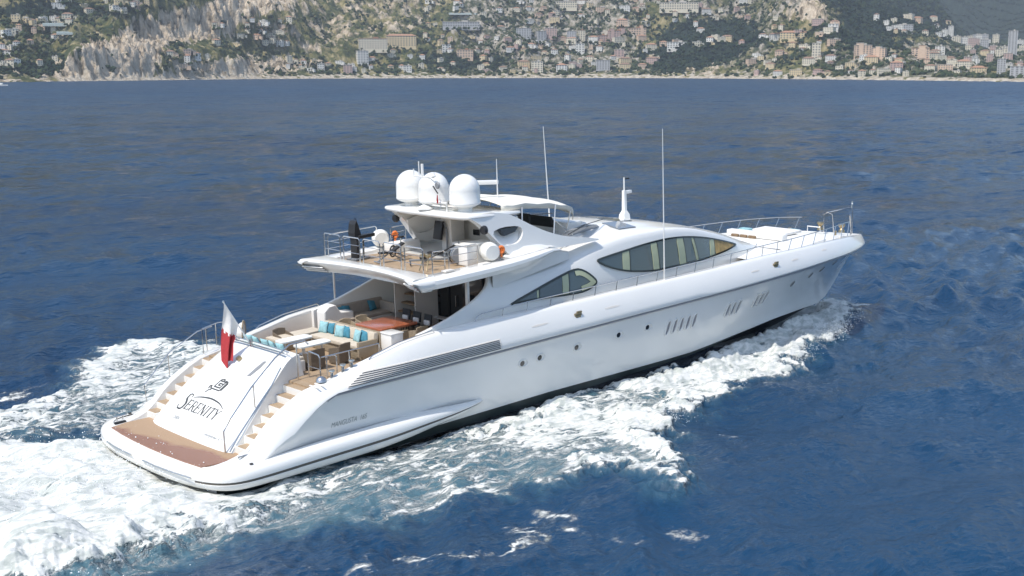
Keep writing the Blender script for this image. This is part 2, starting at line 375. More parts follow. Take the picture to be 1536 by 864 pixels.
def sea_material():
    m = bpy.data.materials.new('sea_water'); m.use_nodes = True; n = m.node_tree; N = n.nodes; Lk = n.links.new
    b = N['Principled BSDF']; b.inputs['IOR'].default_value = 1.333; b.inputs['Specular IOR Level'].default_value = 0.85
    def node(t, **k):
        o = N.new(t)
        for a, v in k.items(): setattr(o, a, v)
        return o
    def math_(op, a, b_=None, c=None, clamp=False):
        o = node('ShaderNodeMath', operation=op); o.use_clamp = clamp
        for i, v in enumerate((a, b_, c)):
            if v is None: continue
            if isinstance(v, (int, float)): o.inputs[i].default_value = v
            else: Lk(v, o.inputs[i])
        return o.outputs[0]
    def rng_(v, a, b_, c=0, d=1, smooth=True):
        o = node('ShaderNodeMapRange'); o.interpolation_type = 'SMOOTHSTEP' if smooth else 'LINEAR'
        o.inputs[1].default_value = a; o.inputs[2].default_value = b_; o.inputs[3].default_value = c; o.inputs[4].default_value = d
        Lk(v, o.inputs[0]); return o.outputs[0]
    geo = node('ShaderNodeNewGeometry'); P = geo.outputs['Position']
    at_ = lambda s_: (lambda o: (setattr(o, 'attribute_name', s_), o.outputs['Fac'])[1])(node('ShaderNodeAttribute'))
    foam, aer, crest = at_('foam'), at_('aer'), at_('crest')
    def noise(scale, detail=6, dist=0.0, vec=None, rough=.55, stretch=None):
        o = node('ShaderNodeTexNoise'); o.inputs['Scale'].default_value = scale; o.inputs['Detail'].default_value = detail
        o.inputs['Distortion'].default_value = dist; o.inputs['Roughness'].default_value = rough
        v = vec or P
        if stretch:
            mp = node('ShaderNodeMapping'); mp.inputs['Scale'].default_value = stretch; Lk(v, mp.inputs[0]); v = mp.outputs[0]
        Lk(v, o.inputs['Vector']); return o
    # warped position for the lacy cells
    wn = noise(0.9, 4); sub = node('ShaderNodeVectorMath', operation='MULTIPLY_ADD'); sub.inputs[1].default_value = (1.5, 1.5, 0.0)
    Lk(wn.outputs['Color'], sub.inputs[0]); Lk(P, sub.inputs[2])
    wn2 = noise(3.5, 3); sub2 = node('ShaderNodeVectorMath', operation='MULTIPLY_ADD'); sub2.inputs[1].default_value = (.42, .42, 0.0)
    Lk(wn2.outputs['Color'], sub2.inputs[0]); Lk(sub.outputs[0], sub2.inputs[2])
    def cells(scale, width):
        v = node('ShaderNodeTexVoronoi', feature='DISTANCE_TO_EDGE'); v.inputs['Scale'].default_value = scale
        mp = node('ShaderNodeMapping'); mp.inputs['Scale'].default_value = (0.45, 1.0, 0.25); Lk(sub2.outputs[0], mp.inputs[0])
        Lk(mp.outputs[0], v.inputs['Vector']); return rng_(v.outputs['Distance'], 0.0, width, 1, 0)
    lace = math_('MAXIMUM', cells(0.9, .26), math_('MULTIPLY', cells(2.5, .34), .92))
    fine = noise(2.8, 10, 0.9, stretch=(0.45, 1.15, 1)); fine2 = noise(9.0, 6, 0.3)
    pat = math_('MULTIPLY_ADD', lace, 0.40, math_('MULTIPLY_ADD', fine.outputs[0], 0.75, math_('MULTIPLY', fine2.outputs[0], 0.28)))
    # pattern runs about 0.3..1.1; density moves the threshold
    thr = rng_(foam, 0.0, 1.0, 1.22, 0.30, smooth=False)
    d = math_('SUBTRACT', pat, thr)
    cov = math_('MULTIPLY', rng_(d, -0.13, 0.27), rng_(foam, 0.03, 0.22))
    thin = math_('MULTIPLY', rng_(d, -0.22, 0.12), 0.30)
    cov = math_('MAXIMUM', cov, math_('MULTIPLY', thin, rng_(foam, .1, .4)))
    # water body colour
    big = noise(0.02, 3)
    cm = node('ShaderNodeMix', data_type='RGBA'); cm.inputs[6].default_value = (0.0015, 0.024, 0.066, 1); cm.inputs[7].default_value = (0.0035, 0.037, 0.090, 1)
    Lk(rng_(big.outputs[0], .35, .65), cm.inputs[0])
    ca = node('ShaderNodeMix', data_type='RGBA'); ca.inputs[7].default_value = (0.12, 0.23, 0.245, 1)
    Lk(math_('MULTIPLY', rng_(aer, 0.0, 1.0), 0.55), ca.inputs[0]); Lk(cm.outputs[2], ca.inputs[6])
    cf = node('ShaderNodeMix', data_type='RGBA'); Lk(cov, cf.inputs[0]); Lk(ca.outputs[2], cf.inputs[6])
    fw = node('ShaderNodeMix', data_type='RGBA'); fw.inputs[6].default_value = (0.42, 0.45, 0.42, 1); fw.inputs[7].default_value = (0.70, 0.70, 0.665, 1)
    Lk(rng_(fine.outputs[0], .35, .62), fw.inputs[0]); Lk(fw.outputs[2], cf.inputs[7])
    Lk(cf.outputs[2], b.inputs['Base Color'])
    # roughness grows with distance: unresolved ripples
    dist = node('ShaderNodeVectorMath', operation='DISTANCE'); Lk(P, dist.inputs[0]); dist.inputs[1].default_value = (CAM[0], CAM[1], 0)
    rd = rng_(dist.outputs['Value'], 60, 900, .08, .38)
    ro = math_('MULTIPLY_ADD', cov, 0.6, rd, clamp=True); Lk(ro, b.inputs['Roughness'])
    # ripples
    r1 = noise(2.4, 8, 0.25, stretch=(.8, 1.25, 1)); r2 = noise(0.55, 8, 0.3, stretch=(.75, 1.3, 1))
    hgt = math_('MULTIPLY_ADD', r2.outputs[0], 1.1, math_('MULTIPLY', r1.outputs[0], 0.32))
    hgt = math_('MULTIPLY', hgt, rng_(cov, 0, 1, 1, .42)); hgt = math_('MULTIPLY_ADD', cov, 0.10, hgt)
    bp = node('ShaderNodeBump'); bp.inputs['Strength'].default_value = 0.85; bp.inputs['Distance'].default_value = 0.46
    Lk(hgt, bp.inputs['Height'])
    # farther off, wave slopes are finer than the mesh: tilt the normal with noise fixed to the water
    na = noise(0.40, 7, 0.3, stretch=(.8, 1.5, 1), rough=.62); nb = noise(0.05, 3, 0.2); nc = noise(0.10, 4, 0.4, stretch=(.7, 1.6, 1))
    cen = node('ShaderNodeVectorMath', operation='SUBTRACT'); mixn = node('ShaderNodeMix', data_type='RGBA'); mixn.inputs[0].default_value = .42; Lk(na.outputs['Color'], mixn.inputs[6]); Lk(nc.outputs['Color'], mixn.inputs[7]); Lk(mixn.outputs[2], cen.inputs[0]); cen.inputs[1].default_value = (.5, .5, .5)
    flat = node('ShaderNodeVectorMath', operation='MULTIPLY'); Lk(cen.outputs[0], flat.inputs[0]); flat.inputs[1].default_value = (3.1, 3.1, 0)
    amp = math_('MULTIPLY', rng_(dist.outputs['Value'], 45, 200, 0.2, 1.0), math_('MULTIPLY_ADD', rng_(nb.outputs[0], .3, .7), .7, .65))
    sc_ = node('ShaderNodeVectorMath', operation='SCALE'); Lk(flat.outputs[0], sc_.inputs[0]); Lk(amp, sc_.inputs['Scale'])
    ad = node('ShaderNodeVectorMath', operation='ADD'); Lk(bp.outputs[0], ad.inputs[0]); Lk(sc_.outputs[0], ad.inputs[1])
    nm = node('ShaderNodeVectorMath', operation='NORMALIZE'); Lk(ad.outputs[0], nm.inputs[0]); Lk(nm.outputs[0], b.inputs['Normal'])
    return m
sea = build_sea(); tag(sea, kind='structure')
# ------------------------------------------------------------------ the coast
# polar frame round the viewpoint: column u (in photo pixels) is an azimuth, r is the ground distance
def az_of(u): return YAW - math.atan((u - 768) / FPX * 1.0)
def wpos(u, r): a = YAW - np.arctan((np.asarray(u) - 768.) / (FPX / _p + 0 * np.asarray(u))); return CAM[0] + r * np.cos(a), CAM[1] + r * np.sin(a)
_sx = np.linspace(-800, 2400, 641); _sv = np.interp(_sx, [-400, 0, 150, 400, 650, 950, 1200, 1400, 1600, 1900], [124.5, 123.6, 121.4, 118.2, 117.2, 116.8, 118.6, 121, 123.4, 125]); _k = np.exp(-(np.arange(-60, 61) / 24.) ** 2); _k /= _k.sum()
_sv = np.convolve(np.pad(_sv, 60, mode='edge'), _k, 'valid')
def SHV(u): return float(np.interp(u, _sx, _sv))
def shore_r(u): return 15.0 * FPX / _p ** 2 / (np.vectorize(SHV)(u) - HY) * np.sqrt(1 + ((np.asarray(u) - 768.) * _p / FPX) ** 2)
TT1 = spec_tile(512, 900, 60, 600, 2.2, 21); TT2 = spec_tile(512, 420, 10, 130, 1.9, 22); TT3 = spec_tile(512, 200, 3, 30, 1.5, 23)
def NTM(u): return float(sstep(1120, 1480, np.array(float(u))))     # where the near hill gives way to the far mountain
def terr(u, r):
    """ground height"""
    x, y = wpos(u, r); d = r - shore_r(u)
    k = np.vectorize(NTM)(u)
    slope = 0.30 - 0.268 * k
    h = 2.5 * sstep(0, 14, d) + slope * np.maximum(d - 14, 0) ** 1.0
    roll = samp(TT1, 900, x, y); fine = samp(TT2, 420, x, y, .4); f3 = samp(TT3, 200, x, y, 1.3)
    h = h * (1 + 0.16 * roll * sstep(0, 120, d)) + (7.0 * fine + 1.5 * f3) * sstep(10, 150, d) * (1 - .6 * k)
    # cliffs at the left: a steep face, a shelf, a second face
    def cliff(u0, u1, d0, d1, H, lean=0.0):
        c = sstep(u0 - 25, u0 + 12, u) * sstep(u1 + 40, u1 - 25, u); dd = d + lean * (u - u0) + 3.5 * samp(TT3, 200, x, y, .6) + 5 * np.clip(samp(TT2, 420, x * 1.7, y * 1.7, 1.0), -2, 2)
        return c * (sstep(d0, d1, dd) * H)
    h = h + cliff(105, 360, 8, 42, 30) * (1 - .4 * sstep(120, 300, d)) + cliff(185, 450, 95, 140, 48, lean=.05) + cliff(-80, 85, 40, 110, 12) + cliff(380, 640, 50, 150, 16) + cliff(1165, 1240, 150, 215, 46)
    far = np.maximum(r - (shore_r(u) + 2500), 0); h = h + k * (far * .5 + 26 * sstep(0, 900, far) * roll)
    near_far = np.maximum(r - (shore_r(u) + 520), 0); h = h + (1 - k) * near_far * .03
    return np.where(d < 0, -3.0, np.maximum(h, 0.5)) + 1.1 * sstep(0, 6, d)
NU, NR = 1300, 560
us = np.linspace(-420, 1960, NU); dd_ = np.concatenate([[-15, -3, 0, 2, 4, 7], 7 + np.cumsum(np.linspace(1.4, 4.2, 330)), ]); dd_ = np.concatenate([dd_, dd_[-1] + np.cumsum(np.geomspace(5, 45, 150))])
U_, D_ = np.meshgrid(us, dd_, indexing='ij'); R_ = shore_r(us)[:, None] + D_
HT_ = terr(U_, R_); TX, TY = wpos(U_, R_)
def ground_at(u, v):
    """first visible ground point down column u at photo row v"""
    i = int(round((u - us[0]) / (us[1] - us[0]))); i = max(0, min(NU - 1, i)); r = R_[i]; h = HT_[i]
    # exact projection of each ground sample
    w = np.stack([TX[i] - CAM[0], TY[i] - CAM[1], h - CAM[2]], -1); vv = 432 - FPX * (w @ CU) / (w @ CF)
    k = np.argmax(vv <= v); 
    if vv[k] > v: return None
    return TX[i][k], TY[i][k], h[k], r[k]
# cover maps drawn over the hillside, in the photograph's columns and rows, then fixed to the ground
w_ = np.stack([TX - CAM[0], TY - CAM[1], HT_ - CAM[2]], -1); VV = 432 - FPX * (w_ @ CU) / (w_ @ CF); UU = 768 + FPX * (w_ @ CR) / (w_ @ CF)
wu = UU + 6 * samp(TT3, 200, TX, TY); wv = VV + 3 * samp(TT3, 200, TX, TY, 2.0)
def zone(P, soft=5.0): return sstep(-soft, soft, poly_sd(wu, wv, P))
rockz = np.maximum.reduce([zone([(98, 124), (92, 100), (112, 82), (130, 66), (170, 60), (190, 40), (225, 22), (300, 8), (345, -6), (440, -30), (470, -10), (430, 12), (385, 22), (345, 42), (352, 52), (300, 62), (250, 70), (240, 96), (215, 112), (300, 113), (300, 124)], 4),
    .75 * zone([(240, 112), (300, 98), (340, 86), (400, 84), (480, 92), (470, 104), (400, 112), (300, 120)], 5),
    0.40 * zone([(400, -20), (700, -20), (640, 30), (600, 60), (540, 66), (470, 84), (400, 78), (380, 50)], 12),
    .85 * zone([(1178, -10), (1222, -10), (1244, 20), (1240, 34), (1200, 34), (1172, 20)], 4),
    .55 * zone([(1005, 112), (1100, 92), (1120, 98), (1060, 116)], 3), .6 * zone([(0, 110), (95, 112), (95, 124), (-50, 124)], 3),
    .5 * zone([(1385, -20), (1560, -20), (1560, 20), (1500, 26), (1430, 8)], 7)])
beach = sstep(30, 6, D_ + 11 * samp(TT3, 200, TX, TY, .5)) * sstep(60, 125, UU)
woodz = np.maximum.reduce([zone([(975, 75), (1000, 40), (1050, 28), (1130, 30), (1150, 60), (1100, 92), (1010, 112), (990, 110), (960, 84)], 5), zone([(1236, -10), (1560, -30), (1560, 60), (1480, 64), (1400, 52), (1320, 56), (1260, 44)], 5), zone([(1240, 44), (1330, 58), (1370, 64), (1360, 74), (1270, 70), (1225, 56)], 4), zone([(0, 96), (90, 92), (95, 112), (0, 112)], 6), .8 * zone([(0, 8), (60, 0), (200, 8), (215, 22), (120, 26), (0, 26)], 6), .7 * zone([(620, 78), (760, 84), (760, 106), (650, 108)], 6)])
urban = np.maximum.reduce([.8 * zone([(690, -20), (1000, -20), (960, 20), (960, 84), (990, 112), (700, 112), (680, 60)], 14), .6 * zone([(980, -20), (1230, -20), (1160, 60), (1160, 112), (1100, 112), (1000, 20)], 14), .7 * zone([(1240, 60), (1536, 60), (1536, 118), (1240, 118)], 9), .45 * zone([(0, 30), (250, 0), (100, 70), (0, 90)], 10)])
shade = np.zeros_like(rockz)
def terrain_material():
    m = bpy.data.materials.new('hillside'); m.use_nodes = True; n = m.node_tree; N = n.nodes; Lk = n.links.new; b = N['Principled BSDF']; b.inputs['Roughness'].default_value = .95; b.inputs['Specular IOR Level'].default_value = .1
    geo = N.new('ShaderNodeNewGeometry'); P = geo.outputs['Position']
    def at_(s): o = N.new('ShaderNodeAttribute'); o.attribute_name = s; return o.outputs['Fac']
    def noise(sc, det=8, vec=(1, 1, 1), dist=0): 
        o = N.new('ShaderNodeTexNoise'); o.inputs['Scale'].default_value = sc; o.inputs['Detail'].default_value = det; o.inputs['Distortion'].default_value = dist; o.inputs['Roughness'].default_value = .62
        mp = N.new('ShaderNodeMapping'); mp.inputs['Scale'].default_value = vec; Lk(P, mp.inputs[0]); Lk(mp.outputs[0], o.inputs['Vector']); return o.outputs[0]
    def ramp(v, stops):
        o = N.new('ShaderNodeValToRGB'); e = o.color_ramp.elements; e[0].position, e[0].color = stops[0][0], (*stops[0][1], 1); e[1].position, e[1].color = stops[-1][0], (*stops[-1][1], 1)
        for p_, c in stops[1:-1]: x = e.new(p_); x.color = (*c, 1)
        Lk(v, o.inputs[0]); return o.outputs[0]
    def mix(f, a, b_):
        o = N.new('ShaderNodeMix'); o.data_type = 'RGBA'; Lk(f, o.inputs[0]); Lk(a, o.inputs[6]); Lk(b_, o.inputs[7]); return o.outputs[2]
    def step(v, a, b_): o = N.new('ShaderNodeMapRange'); o.inputs[1].default_value = a; o.inputs[2].default_value = b_; Lk(v, o.inputs[0]); return o.outputs[0]
    def ma(op, a, b_, c=None):
        o = N.new('ShaderNodeMath'); o.operation = op
        for i, q in enumerate((a, b_, c)):
            if q is None: continue
            if isinstance(q, (int, float)): o.inputs[i].default_value = q
            else: Lk(q, o.inputs[i])
        return o.outputs[0]
    scrub = ramp(noise(.045, 9), [(.32, (.028, .040, .018)), (.47, (.09, .10, .038)), (.56, (.23, .20, .09)), (.68, (.42, .35, .20))])
    rock = ramp(noise(.07, 9, (1, 1, .5), .8), [(.37, (.11, .09, .06)), (.44, (.36, .29, .205)), (.52, (.55, .455, .34)), (.64, (.66, .56, .43))])
    wood = ramp(noise(.11, 7), [(.35, (.012, .020, .018)), (.6, (.030, .045, .032)), (.75, (.06, .072, .048))])  # dark tree green; the far mountain's cloud shade is put into it too
    sand = ramp(noise(.12, 7), [(.35, (.36, .30, .22)), (.65, (.60, .54, .44))])
    town = ramp(noise(.08, 8), [(.36, (.045, .06, .035)), (.47, (.12, .12, .075)), (.54, (.36, .32, .26)), (.68, (.50, .45, .38))])
    nz = noise(.035, 9)
    c = mix(step(ma('ADD', at_('rock'), ma('MULTIPLY', ma('SUBTRACT', nz, .5), 2.4)), .35, .6), scrub, rock)
    c = mix(step(ma('ADD', at_('urban'), ma('MULTIPLY', ma('SUBTRACT', noise(.03, 8), .5), 2.0)), .4, .7), c, town)
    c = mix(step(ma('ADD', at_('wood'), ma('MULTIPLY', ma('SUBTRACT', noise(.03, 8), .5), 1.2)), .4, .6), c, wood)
    c = mix(step(at_('beach'), .3, .7), c, sand)
    Lk(c, b.inputs['Base Color'])
    bp = N.new('ShaderNodeBump'); bp.inputs['Strength'].default_value = 1.0; bp.inputs['Distance'].default_value = 9.0
    Lk(ma('ADD', noise(.07, 9, (1, 1, .35), .6), ma('MULTIPLY', noise(.25, 6), .3)), bp.inputs['Height']); Lk(bp.outputs[0], b.inputs['Normal'])
    return m
# roughen the rock faces with upright ribs
rib = np.abs(samp(TT3, 200, U_ * .8, D_ * .22, .0)) ; rib2 = samp(TT3, 200, TX, TY, .2)
HT_ += rockz * (1.6 * samp(spec_tile(512, 90, 2.5, 12, 1.3, 31), 90, TX, TY) + rib * -2.0 + 1.8 * rib2 + 2) * sstep(12, 40, D_)
co = np.stack([TX, TY, HT_], -1).reshape(-1, 3); I = np.arange(co.shape[0]).reshape(U_.shape)
q = np.stack([I[:-1, :-1], I[:-1, 1:], I[1:, 1:], I[1:, :-1]], -1).reshape(-1, 4)[:, ::-1]
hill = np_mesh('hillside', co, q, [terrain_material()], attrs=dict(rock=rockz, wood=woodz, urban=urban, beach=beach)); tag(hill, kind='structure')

# woodland: thousands of small crowns, one mass
def crowns(name, spots, mats, seed):
    t = bmesh.new(); bmesh.ops.create_icosphere(t, subdivisions=1, radius=1.0); bv = np.array([v.co[:] for v in t.verts]); bf = np.array([[v.index for v in f.verts] for f in t.faces]); t.free()
    r_ = np.random.default_rng(seed); n = len(spots); sp = np.array(spots)
    V = bv[None] * (1 + .35 * r_.normal(size=(n, len(bv), 1))).clip(.5, 1.6) * sp[:, None, 3:4] * np.array([1, 1, .85]) + sp[:, None, :3]; V[..., 2] += sp[:, None, 3] * .45
    F = bf[None] + (np.arange(n) * len(bv))[:, None, None]
    return np_mesh(name, V.reshape(-1, 3), F.reshape(-1, 3), mats, smooth=False, mi=np.repeat(r_.integers(0, len(mats), n), len(bf)))
GR = [mat('foliage_a', (.030, .048, .022), .9, spec=.1), mat('foliage_b', (.052, .068, .030), .9, spec=.1), mat('foliage_c', (.022, .035, .022), .9, spec=.1), mat('foliage_d', (.085, .090, .045), .9, spec=.1)]
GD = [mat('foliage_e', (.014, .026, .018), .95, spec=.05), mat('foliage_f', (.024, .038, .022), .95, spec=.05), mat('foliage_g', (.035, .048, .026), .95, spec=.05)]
cn = samp(TT2, 420, TX, TY, .9)
dens = np.clip(.34 + .42 * cn + .15 * urban + .9 * woodz - .75 * rockz - 1.5 * beach, .015, 1)
vis = (VV > -14) & (VV < 124) & (UU > -60) & (UU < 1600) & (D_ > 12)
# sample evenly in the picture: weight by visible size
PRB = np.where(vis, dens, 0).ravel(); area = np.gradient(dd_)[None, :] * np.ones((NU, 1)); PRB = PRB * area.ravel() ** .8; PRB /= PRB.sum()
pk = rng.choice(PRB.size, 30000, p=PRB); ja = rng.uniform(-1.5, 1.5, (len(pk), 2))
fr = R_.ravel()[pk]; sz = rng.uniform(1.3, 3.7, len(pk)) * (1 + .5 * (fr > 2600)); allsp = np.stack([TX.ravel()[pk] + ja[:, 0], TY.ravel()[pk] + ja[:, 1], HT_.ravel()[pk], sz], -1)


# ------------------------------------------------------------------ buildings
WALLS = dict(cream=(.72, .65, .50), white=(.74, .72, .66), ochre=(.70, .56, .34), pink=(.52, .37, .32), grey=(.46, .46, .46), peach=(.68, .50, .36))
WM = {k: mat('wall_' + k, v, .85, noise=.08, scale=.3) for k, v in WALLS.items()}
ROOF = dict(terracotta=mat('roof_terracotta', (.38, .21, .13), .85, noise=.2, scale=1.2), flat=mat('roof_flat', (.50, .47, .42), .9, noise=.1, scale=.6), brown=mat('roof_brown', (.26, .16, .11), .9, noise=.2, scale=1))
WIN = mat('far_window', (.15, .145, .14), .4)
def house_mesh(w, d, h, wall, roof, hip=True, floors=2, parent=None, parts=True, wing=False):
    """returns wall, roof, windows as builders"""
    wb, rb, gb = MB(), MB(), MB()
    wb.box((0, 0, h / 2 - 1.5), (w, d, h + 3))
    if wing: wb.box((w * .55, -d * .1, h * .3 - 1.5), (w * .5, d * .8, h * .6 + 3)); rb.box((w * .55, -d * .1, h * .6 + .15), (w * .54, d * .86, .3))
    if hip:
        o = .5; rz = h + min(w, d) * .24; A = [(-w / 2 - o, -d / 2 - o, h), (w / 2 + o, -d / 2 - o, h), (w / 2 + o, d / 2 + o, h), (-w / 2 - o, d / 2 + o, h)]; k = max(.05, w / 2 - d / 2)
        V = [rb.v(p) for p in A]; E, F_ = rb.v((-k, 0, rz)), rb.v((k, 0, rz)); rb.face(V[::-1]); rb.face([V[0], V[1], F_, E]); rb.face([V[1], V[2], F_]); rb.face([V[2], V[3], E, F_]); rb.face([V[3], V[0], E])
    else: rb.box((0, 0, h + .18), (w + .5, d + .5, .35)); rb.box((w * .2, 0, h + 1.0), (w * .25, d * .4, 1.4))
    fh = h / floors; nw = max(2, int(w / 3.2))
    for f in range(floors):
        for i in range(nw):
            for sd_ in (-1, 1): gb.box(((i + .5) / nw * w - w / 2, sd_ * d / 2, (f + .5) * fh), (min(1.5, w / nw * .5), .16, fh * .5))
        for sd_ in (-1, 1):
            for j in range(max(1, int(d / 4))): gb.box((sd_ * w / 2, (j + .5) / max(1, int(d / 4)) * d - d / 2, (f + .5) * fh), (.16, 1.4, fh * .5))
    return wb, rb, gb
def merge_in(a, b):
    mp = {q: a.bm.verts.new(q.co) for q in b.bm.verts}
    for f in b.bm.faces: a.bm.faces.new([mp[q] for q in f.verts]).material_index = 1
    b.bm.free()
WBOX = {}
def place(u, v): return ground_at(u, v)
def yaw_to_cam(p): return math.atan2(CAM[1] - p[1], CAM[0] - p[0]) + math.pi / 2
PROTO = {}
def proto(wall, roof, k):
    key = (wall, roof, k)
    if key in PROTO: return PROTO[key]
    w, d, h, fl, wing = ((11, 9, 6.5, 2, False), (15, 9, 6, 2, True), (9, 8, 8.5, 3, False), (20, 11, 9, 3, False), (17, 12, 13, 4, False))[k]
    wb, rb, gb = house_mesh(w, d, h, wall, roof, roof != 'flat', fl, wing=wing)
    wbm = wb.bm
    # one mesh each for wall, roof and windows, later shared by the copies
    merge_in(wb, gb); o1 = wb.build('wall', [WM[wall], WIN], None, smooth=0); o2 = rb.build('roof', ROOF[roof], None, smooth=0)
    PROTO[key] = (o1.data, o2.data, w)
    for o in (o1, o2): bpy.data.objects.remove(o)
    return PROTO[key]
def put_house(u, v, wall, roof, k, label, group, cat='house', name='hillside_house', turn=0.0, sc=1.0):
    g = place(u, v)
    if g is None: return None
    a, b, w = proto(wall, roof, k)
    e = bpy.data.objects.new(name, None); COL.objects.link(e); e.location = (g[0], g[1], g[2] + .3); e.rotation_euler = (0, 0, yaw_to_cam(g) + turn); e.scale = (sc, sc, sc)
    tag(e, label, cat, group)
    for nm, me in (('wall', a), ('roof', b)):
        o = bpy.data.objects.new(nm, me); COL.objects.link(o); o.parent = e
    return g
# where houses stand in the photograph: (u, v, spread u, spread v, how many, zone words)
ZN = [((0, 95), (70, 108), 9, 'on the wooded slope above the water at the far left'), ((20, 110), (26, 46), 12, 'on the green terraces left of the cliffs'), ((90, 230), (2, 24), 14, 'high on the slope over the left cliffs'), ((0, 90), (46, 70), 7, 'on the terraces left of the cliffs, half way up'),
      ((225, 330), (84, 112), 7, 'at the foot of the grey cliffs'), ((320, 440), (48, 70), 16, 'in the cluster right of the upper cliff'), ((370, 440), (34, 46), 9, 'under the scrubby ridge right of the cliffs'),
      ((430, 560), (92, 110), 13, 'above the beach left of centre'), ((540, 640), (80, 110), 8, 'among the trees below the long hotel'), ((630, 760), (38, 70), 15, 'on the slope right of the long hotel'), ((600, 760), (76, 108), 14, 'among the pines above the beach, centre'), ((640, 780), (2, 30), 10, 'high above the long hotel'),
      ((760, 900), (62, 84), 20, 'below the apartment blocks in the middle of the town'), ((765, 990), (88, 111), 22, 'on the front row of the town above the beach'), ((770, 1000), (2, 40), 34, 'in the upper town'), ((900, 1000), (62, 90), 10, 'below the pink apartment row'),
      ((1000, 1170), (2, 32), 20, 'on the upper slope right of the town'), ((990, 1160), (40, 76), 12, 'in the dark wood right of the town'), ((1120, 1240), (84, 114), 15, 'over the rocks right of the wood'), ((1160, 1250), (30, 78), 12, 'under the pointed crag'),
      ((1240, 1400), (86, 116), 22, 'above the shore on the right'), ((1400, 1536), (78, 114), 18, 'in the far town at the right'), ((1300, 1420), (28, 54), 16, 'in the hazy far village below the mountain')]
used = []; nh = 0
hr = random.Random(5)
for (u0, u1), (v0, v1), cnt, words in ZN:
    c_ = 0; tries = 0
    while c_ < cnt and tries < 400:
        tries += 1; u, v = hr.uniform(u0, u1), hr.uniform(v0, v1)
        if any(abs(u - a) < 8 and abs(v - b) < 4.0 for a, b in used): continue
        wall = hr.choice(['cream', 'cream', 'white', 'white', 'ochre', 'peach', 'pink' if 700 < u < 1250 else 'cream']); roof = hr.choice(['terracotta', 'flat', 'flat', 'brown']); k = hr.choice([0, 0, 1, 2, 3, 3] if 700 < u < 1540 else [0, 0, 1, 2])
        if put_house(u, v, wall, roof, k, f'{wall} house, {dict(terracotta="orange tiled", flat="flat", brown="brown")[roof]} roof, {words}', f'houses {words}', turn=hr.uniform(-.5, .5), sc=hr.uniform(.62, 1.0)): used.append((u, v)); c_ += 1; nh += 1
# large buildings one can pick out
def block(u, v, wpx, hpx, wall, roof, floors, label, name='apartment_block', cat='apartment building', turn=0, hip=False, depth=14, bays=None, towers=None):
    g = place(u, v)
    if g is None: return
    dist = g[3]; m = dist / FPX * 1.0; w, h = wpx * m, hpx * m
    e = bpy.data.objects.new(name, None); COL.objects.link(e); e.location = (g[0], g[1], g[2] - 1); e.rotation_euler = (0, 0, yaw_to_cam(g) + turn); tag(e, label, cat)
    wb, rb = MB(), MB(); wb.box((0, 0, h / 2 - 3), (w, depth, h + 6))
    if hip: 
        o = .6; A = [(-w / 2 - o, -depth / 2 - o, h), (w / 2 + o, -depth / 2 - o, h), (w / 2 + o, depth / 2 + o, h), (-w / 2 - o, depth / 2 + o, h)]; V = [rb.v(p) for p in A]; k = w / 2 - depth / 2 if w > depth else .2; E, F_ = rb.v((-k, 0, h + 3)), rb.v((k, 0, h + 3))
        rb.face(V[::-1]); rb.face([V[0], V[1], F_, E]); rb.face([V[1], V[2], F_]); rb.face([V[2], V[3], E, F_]); rb.face([V[3], V[0], E])
    else: rb.box((0, 0, h + .3), (w + .8, depth + .8, .6)); rb.box((w * .1, 0, h + 1.6), (w * .18, depth * .5, 2.2))
    for (tx, tw, th_) in (towers or []): wb.box((tx * w, 0, h * th_ / 2), (tw * w, depth * 1.08, h * th_)); rb.box((tx * w, 0, h * th_ + .3), (tw * w + .8, depth * 1.12, .6))
    fh = h / floors; nb = bays or max(3, int(w / 4.2))
    gb = MB(); single = wpx >= 20 and nb * floors <= 100
    for f in range(floors):
        for i in range(nb):
            if single:      # windows large enough to be seen are parts of their own
                key = (round(w / nb, 1), round(fh, 1))
                if key not in WBOX: q = MB().box((0, 0, 0), (w / nb * .5, .3, fh * .5)).build('window', WIN, None, smooth=0); WBOX[key] = q.data; bpy.data.objects.remove(q)
                o = bpy.data.objects.new('window', WBOX[key]); COL.objects.link(o); o.parent = e; o.location = ((i + .5) / nb * w - w / 2, -depth / 2, (f + .55) * fh)
            else: gb.box(((i + .5) / nb * w - w / 2, 0, (f + .55) * fh), (w / nb * .5, depth + .25, fh * .48))
        for j in (-1, 0, 1): gb.box((0, j * depth / 3.4, (f + .55) * fh), (w + .25, depth / 7, fh * .5))
    merge_in(wb, gb); wb.build('wall', [WM[wall], WIN], e, smooth=0); rb.build('roof', ROOF[roof], e, smooth=0)
block(560, 73, 42, 15, 'cream', 'terracotta', 5, 'long cream hotel wing with regular windows, left half under a lower roof', 'hotel', 'hotel', hip=False)
block(602, 71, 44, 15, 'ochre', 'terracotta', 5, 'long ochre hotel wing with an orange roof, right half of the long hotel', 'hotel', 'hotel', hip=True)
block(543, 95, 16, 18, 'white', 'flat', 5, 'stepped white block just below the left end of the long hotel', turn=.2)
block(522, 109, 13, 12, 'pink', 'flat', 4, 'square pinkish block standing directly over the beach left of centre')
block(786, 59, 22, 14, 'grey', 'flat', 6, 'greyish apartment block, leftmost of the row in the middle of the town')
block(811, 60, 13, 13, 'grey', 'flat', 6, 'narrow pale grey apartment block second from the left in the town row', turn=.3)
block(826, 56, 18, 12, 'pink', 'flat', 5, 'faded pink apartment block with a flat roof in the middle of the town row')
block(857, 60, 14, 13, 'grey', 'flat', 6, 'grey apartment block left of the cream tower-like block in the town row')
block(872, 61, 11, 15, 'cream', 'terracotta', 6, 'cream tower-like block next to the dark red building in the town row')
block(902, 64, 14, 11, 'pink', 'terracotta', 4, 'dark pink block at the left foot of the pink terrace row', turn=.25)
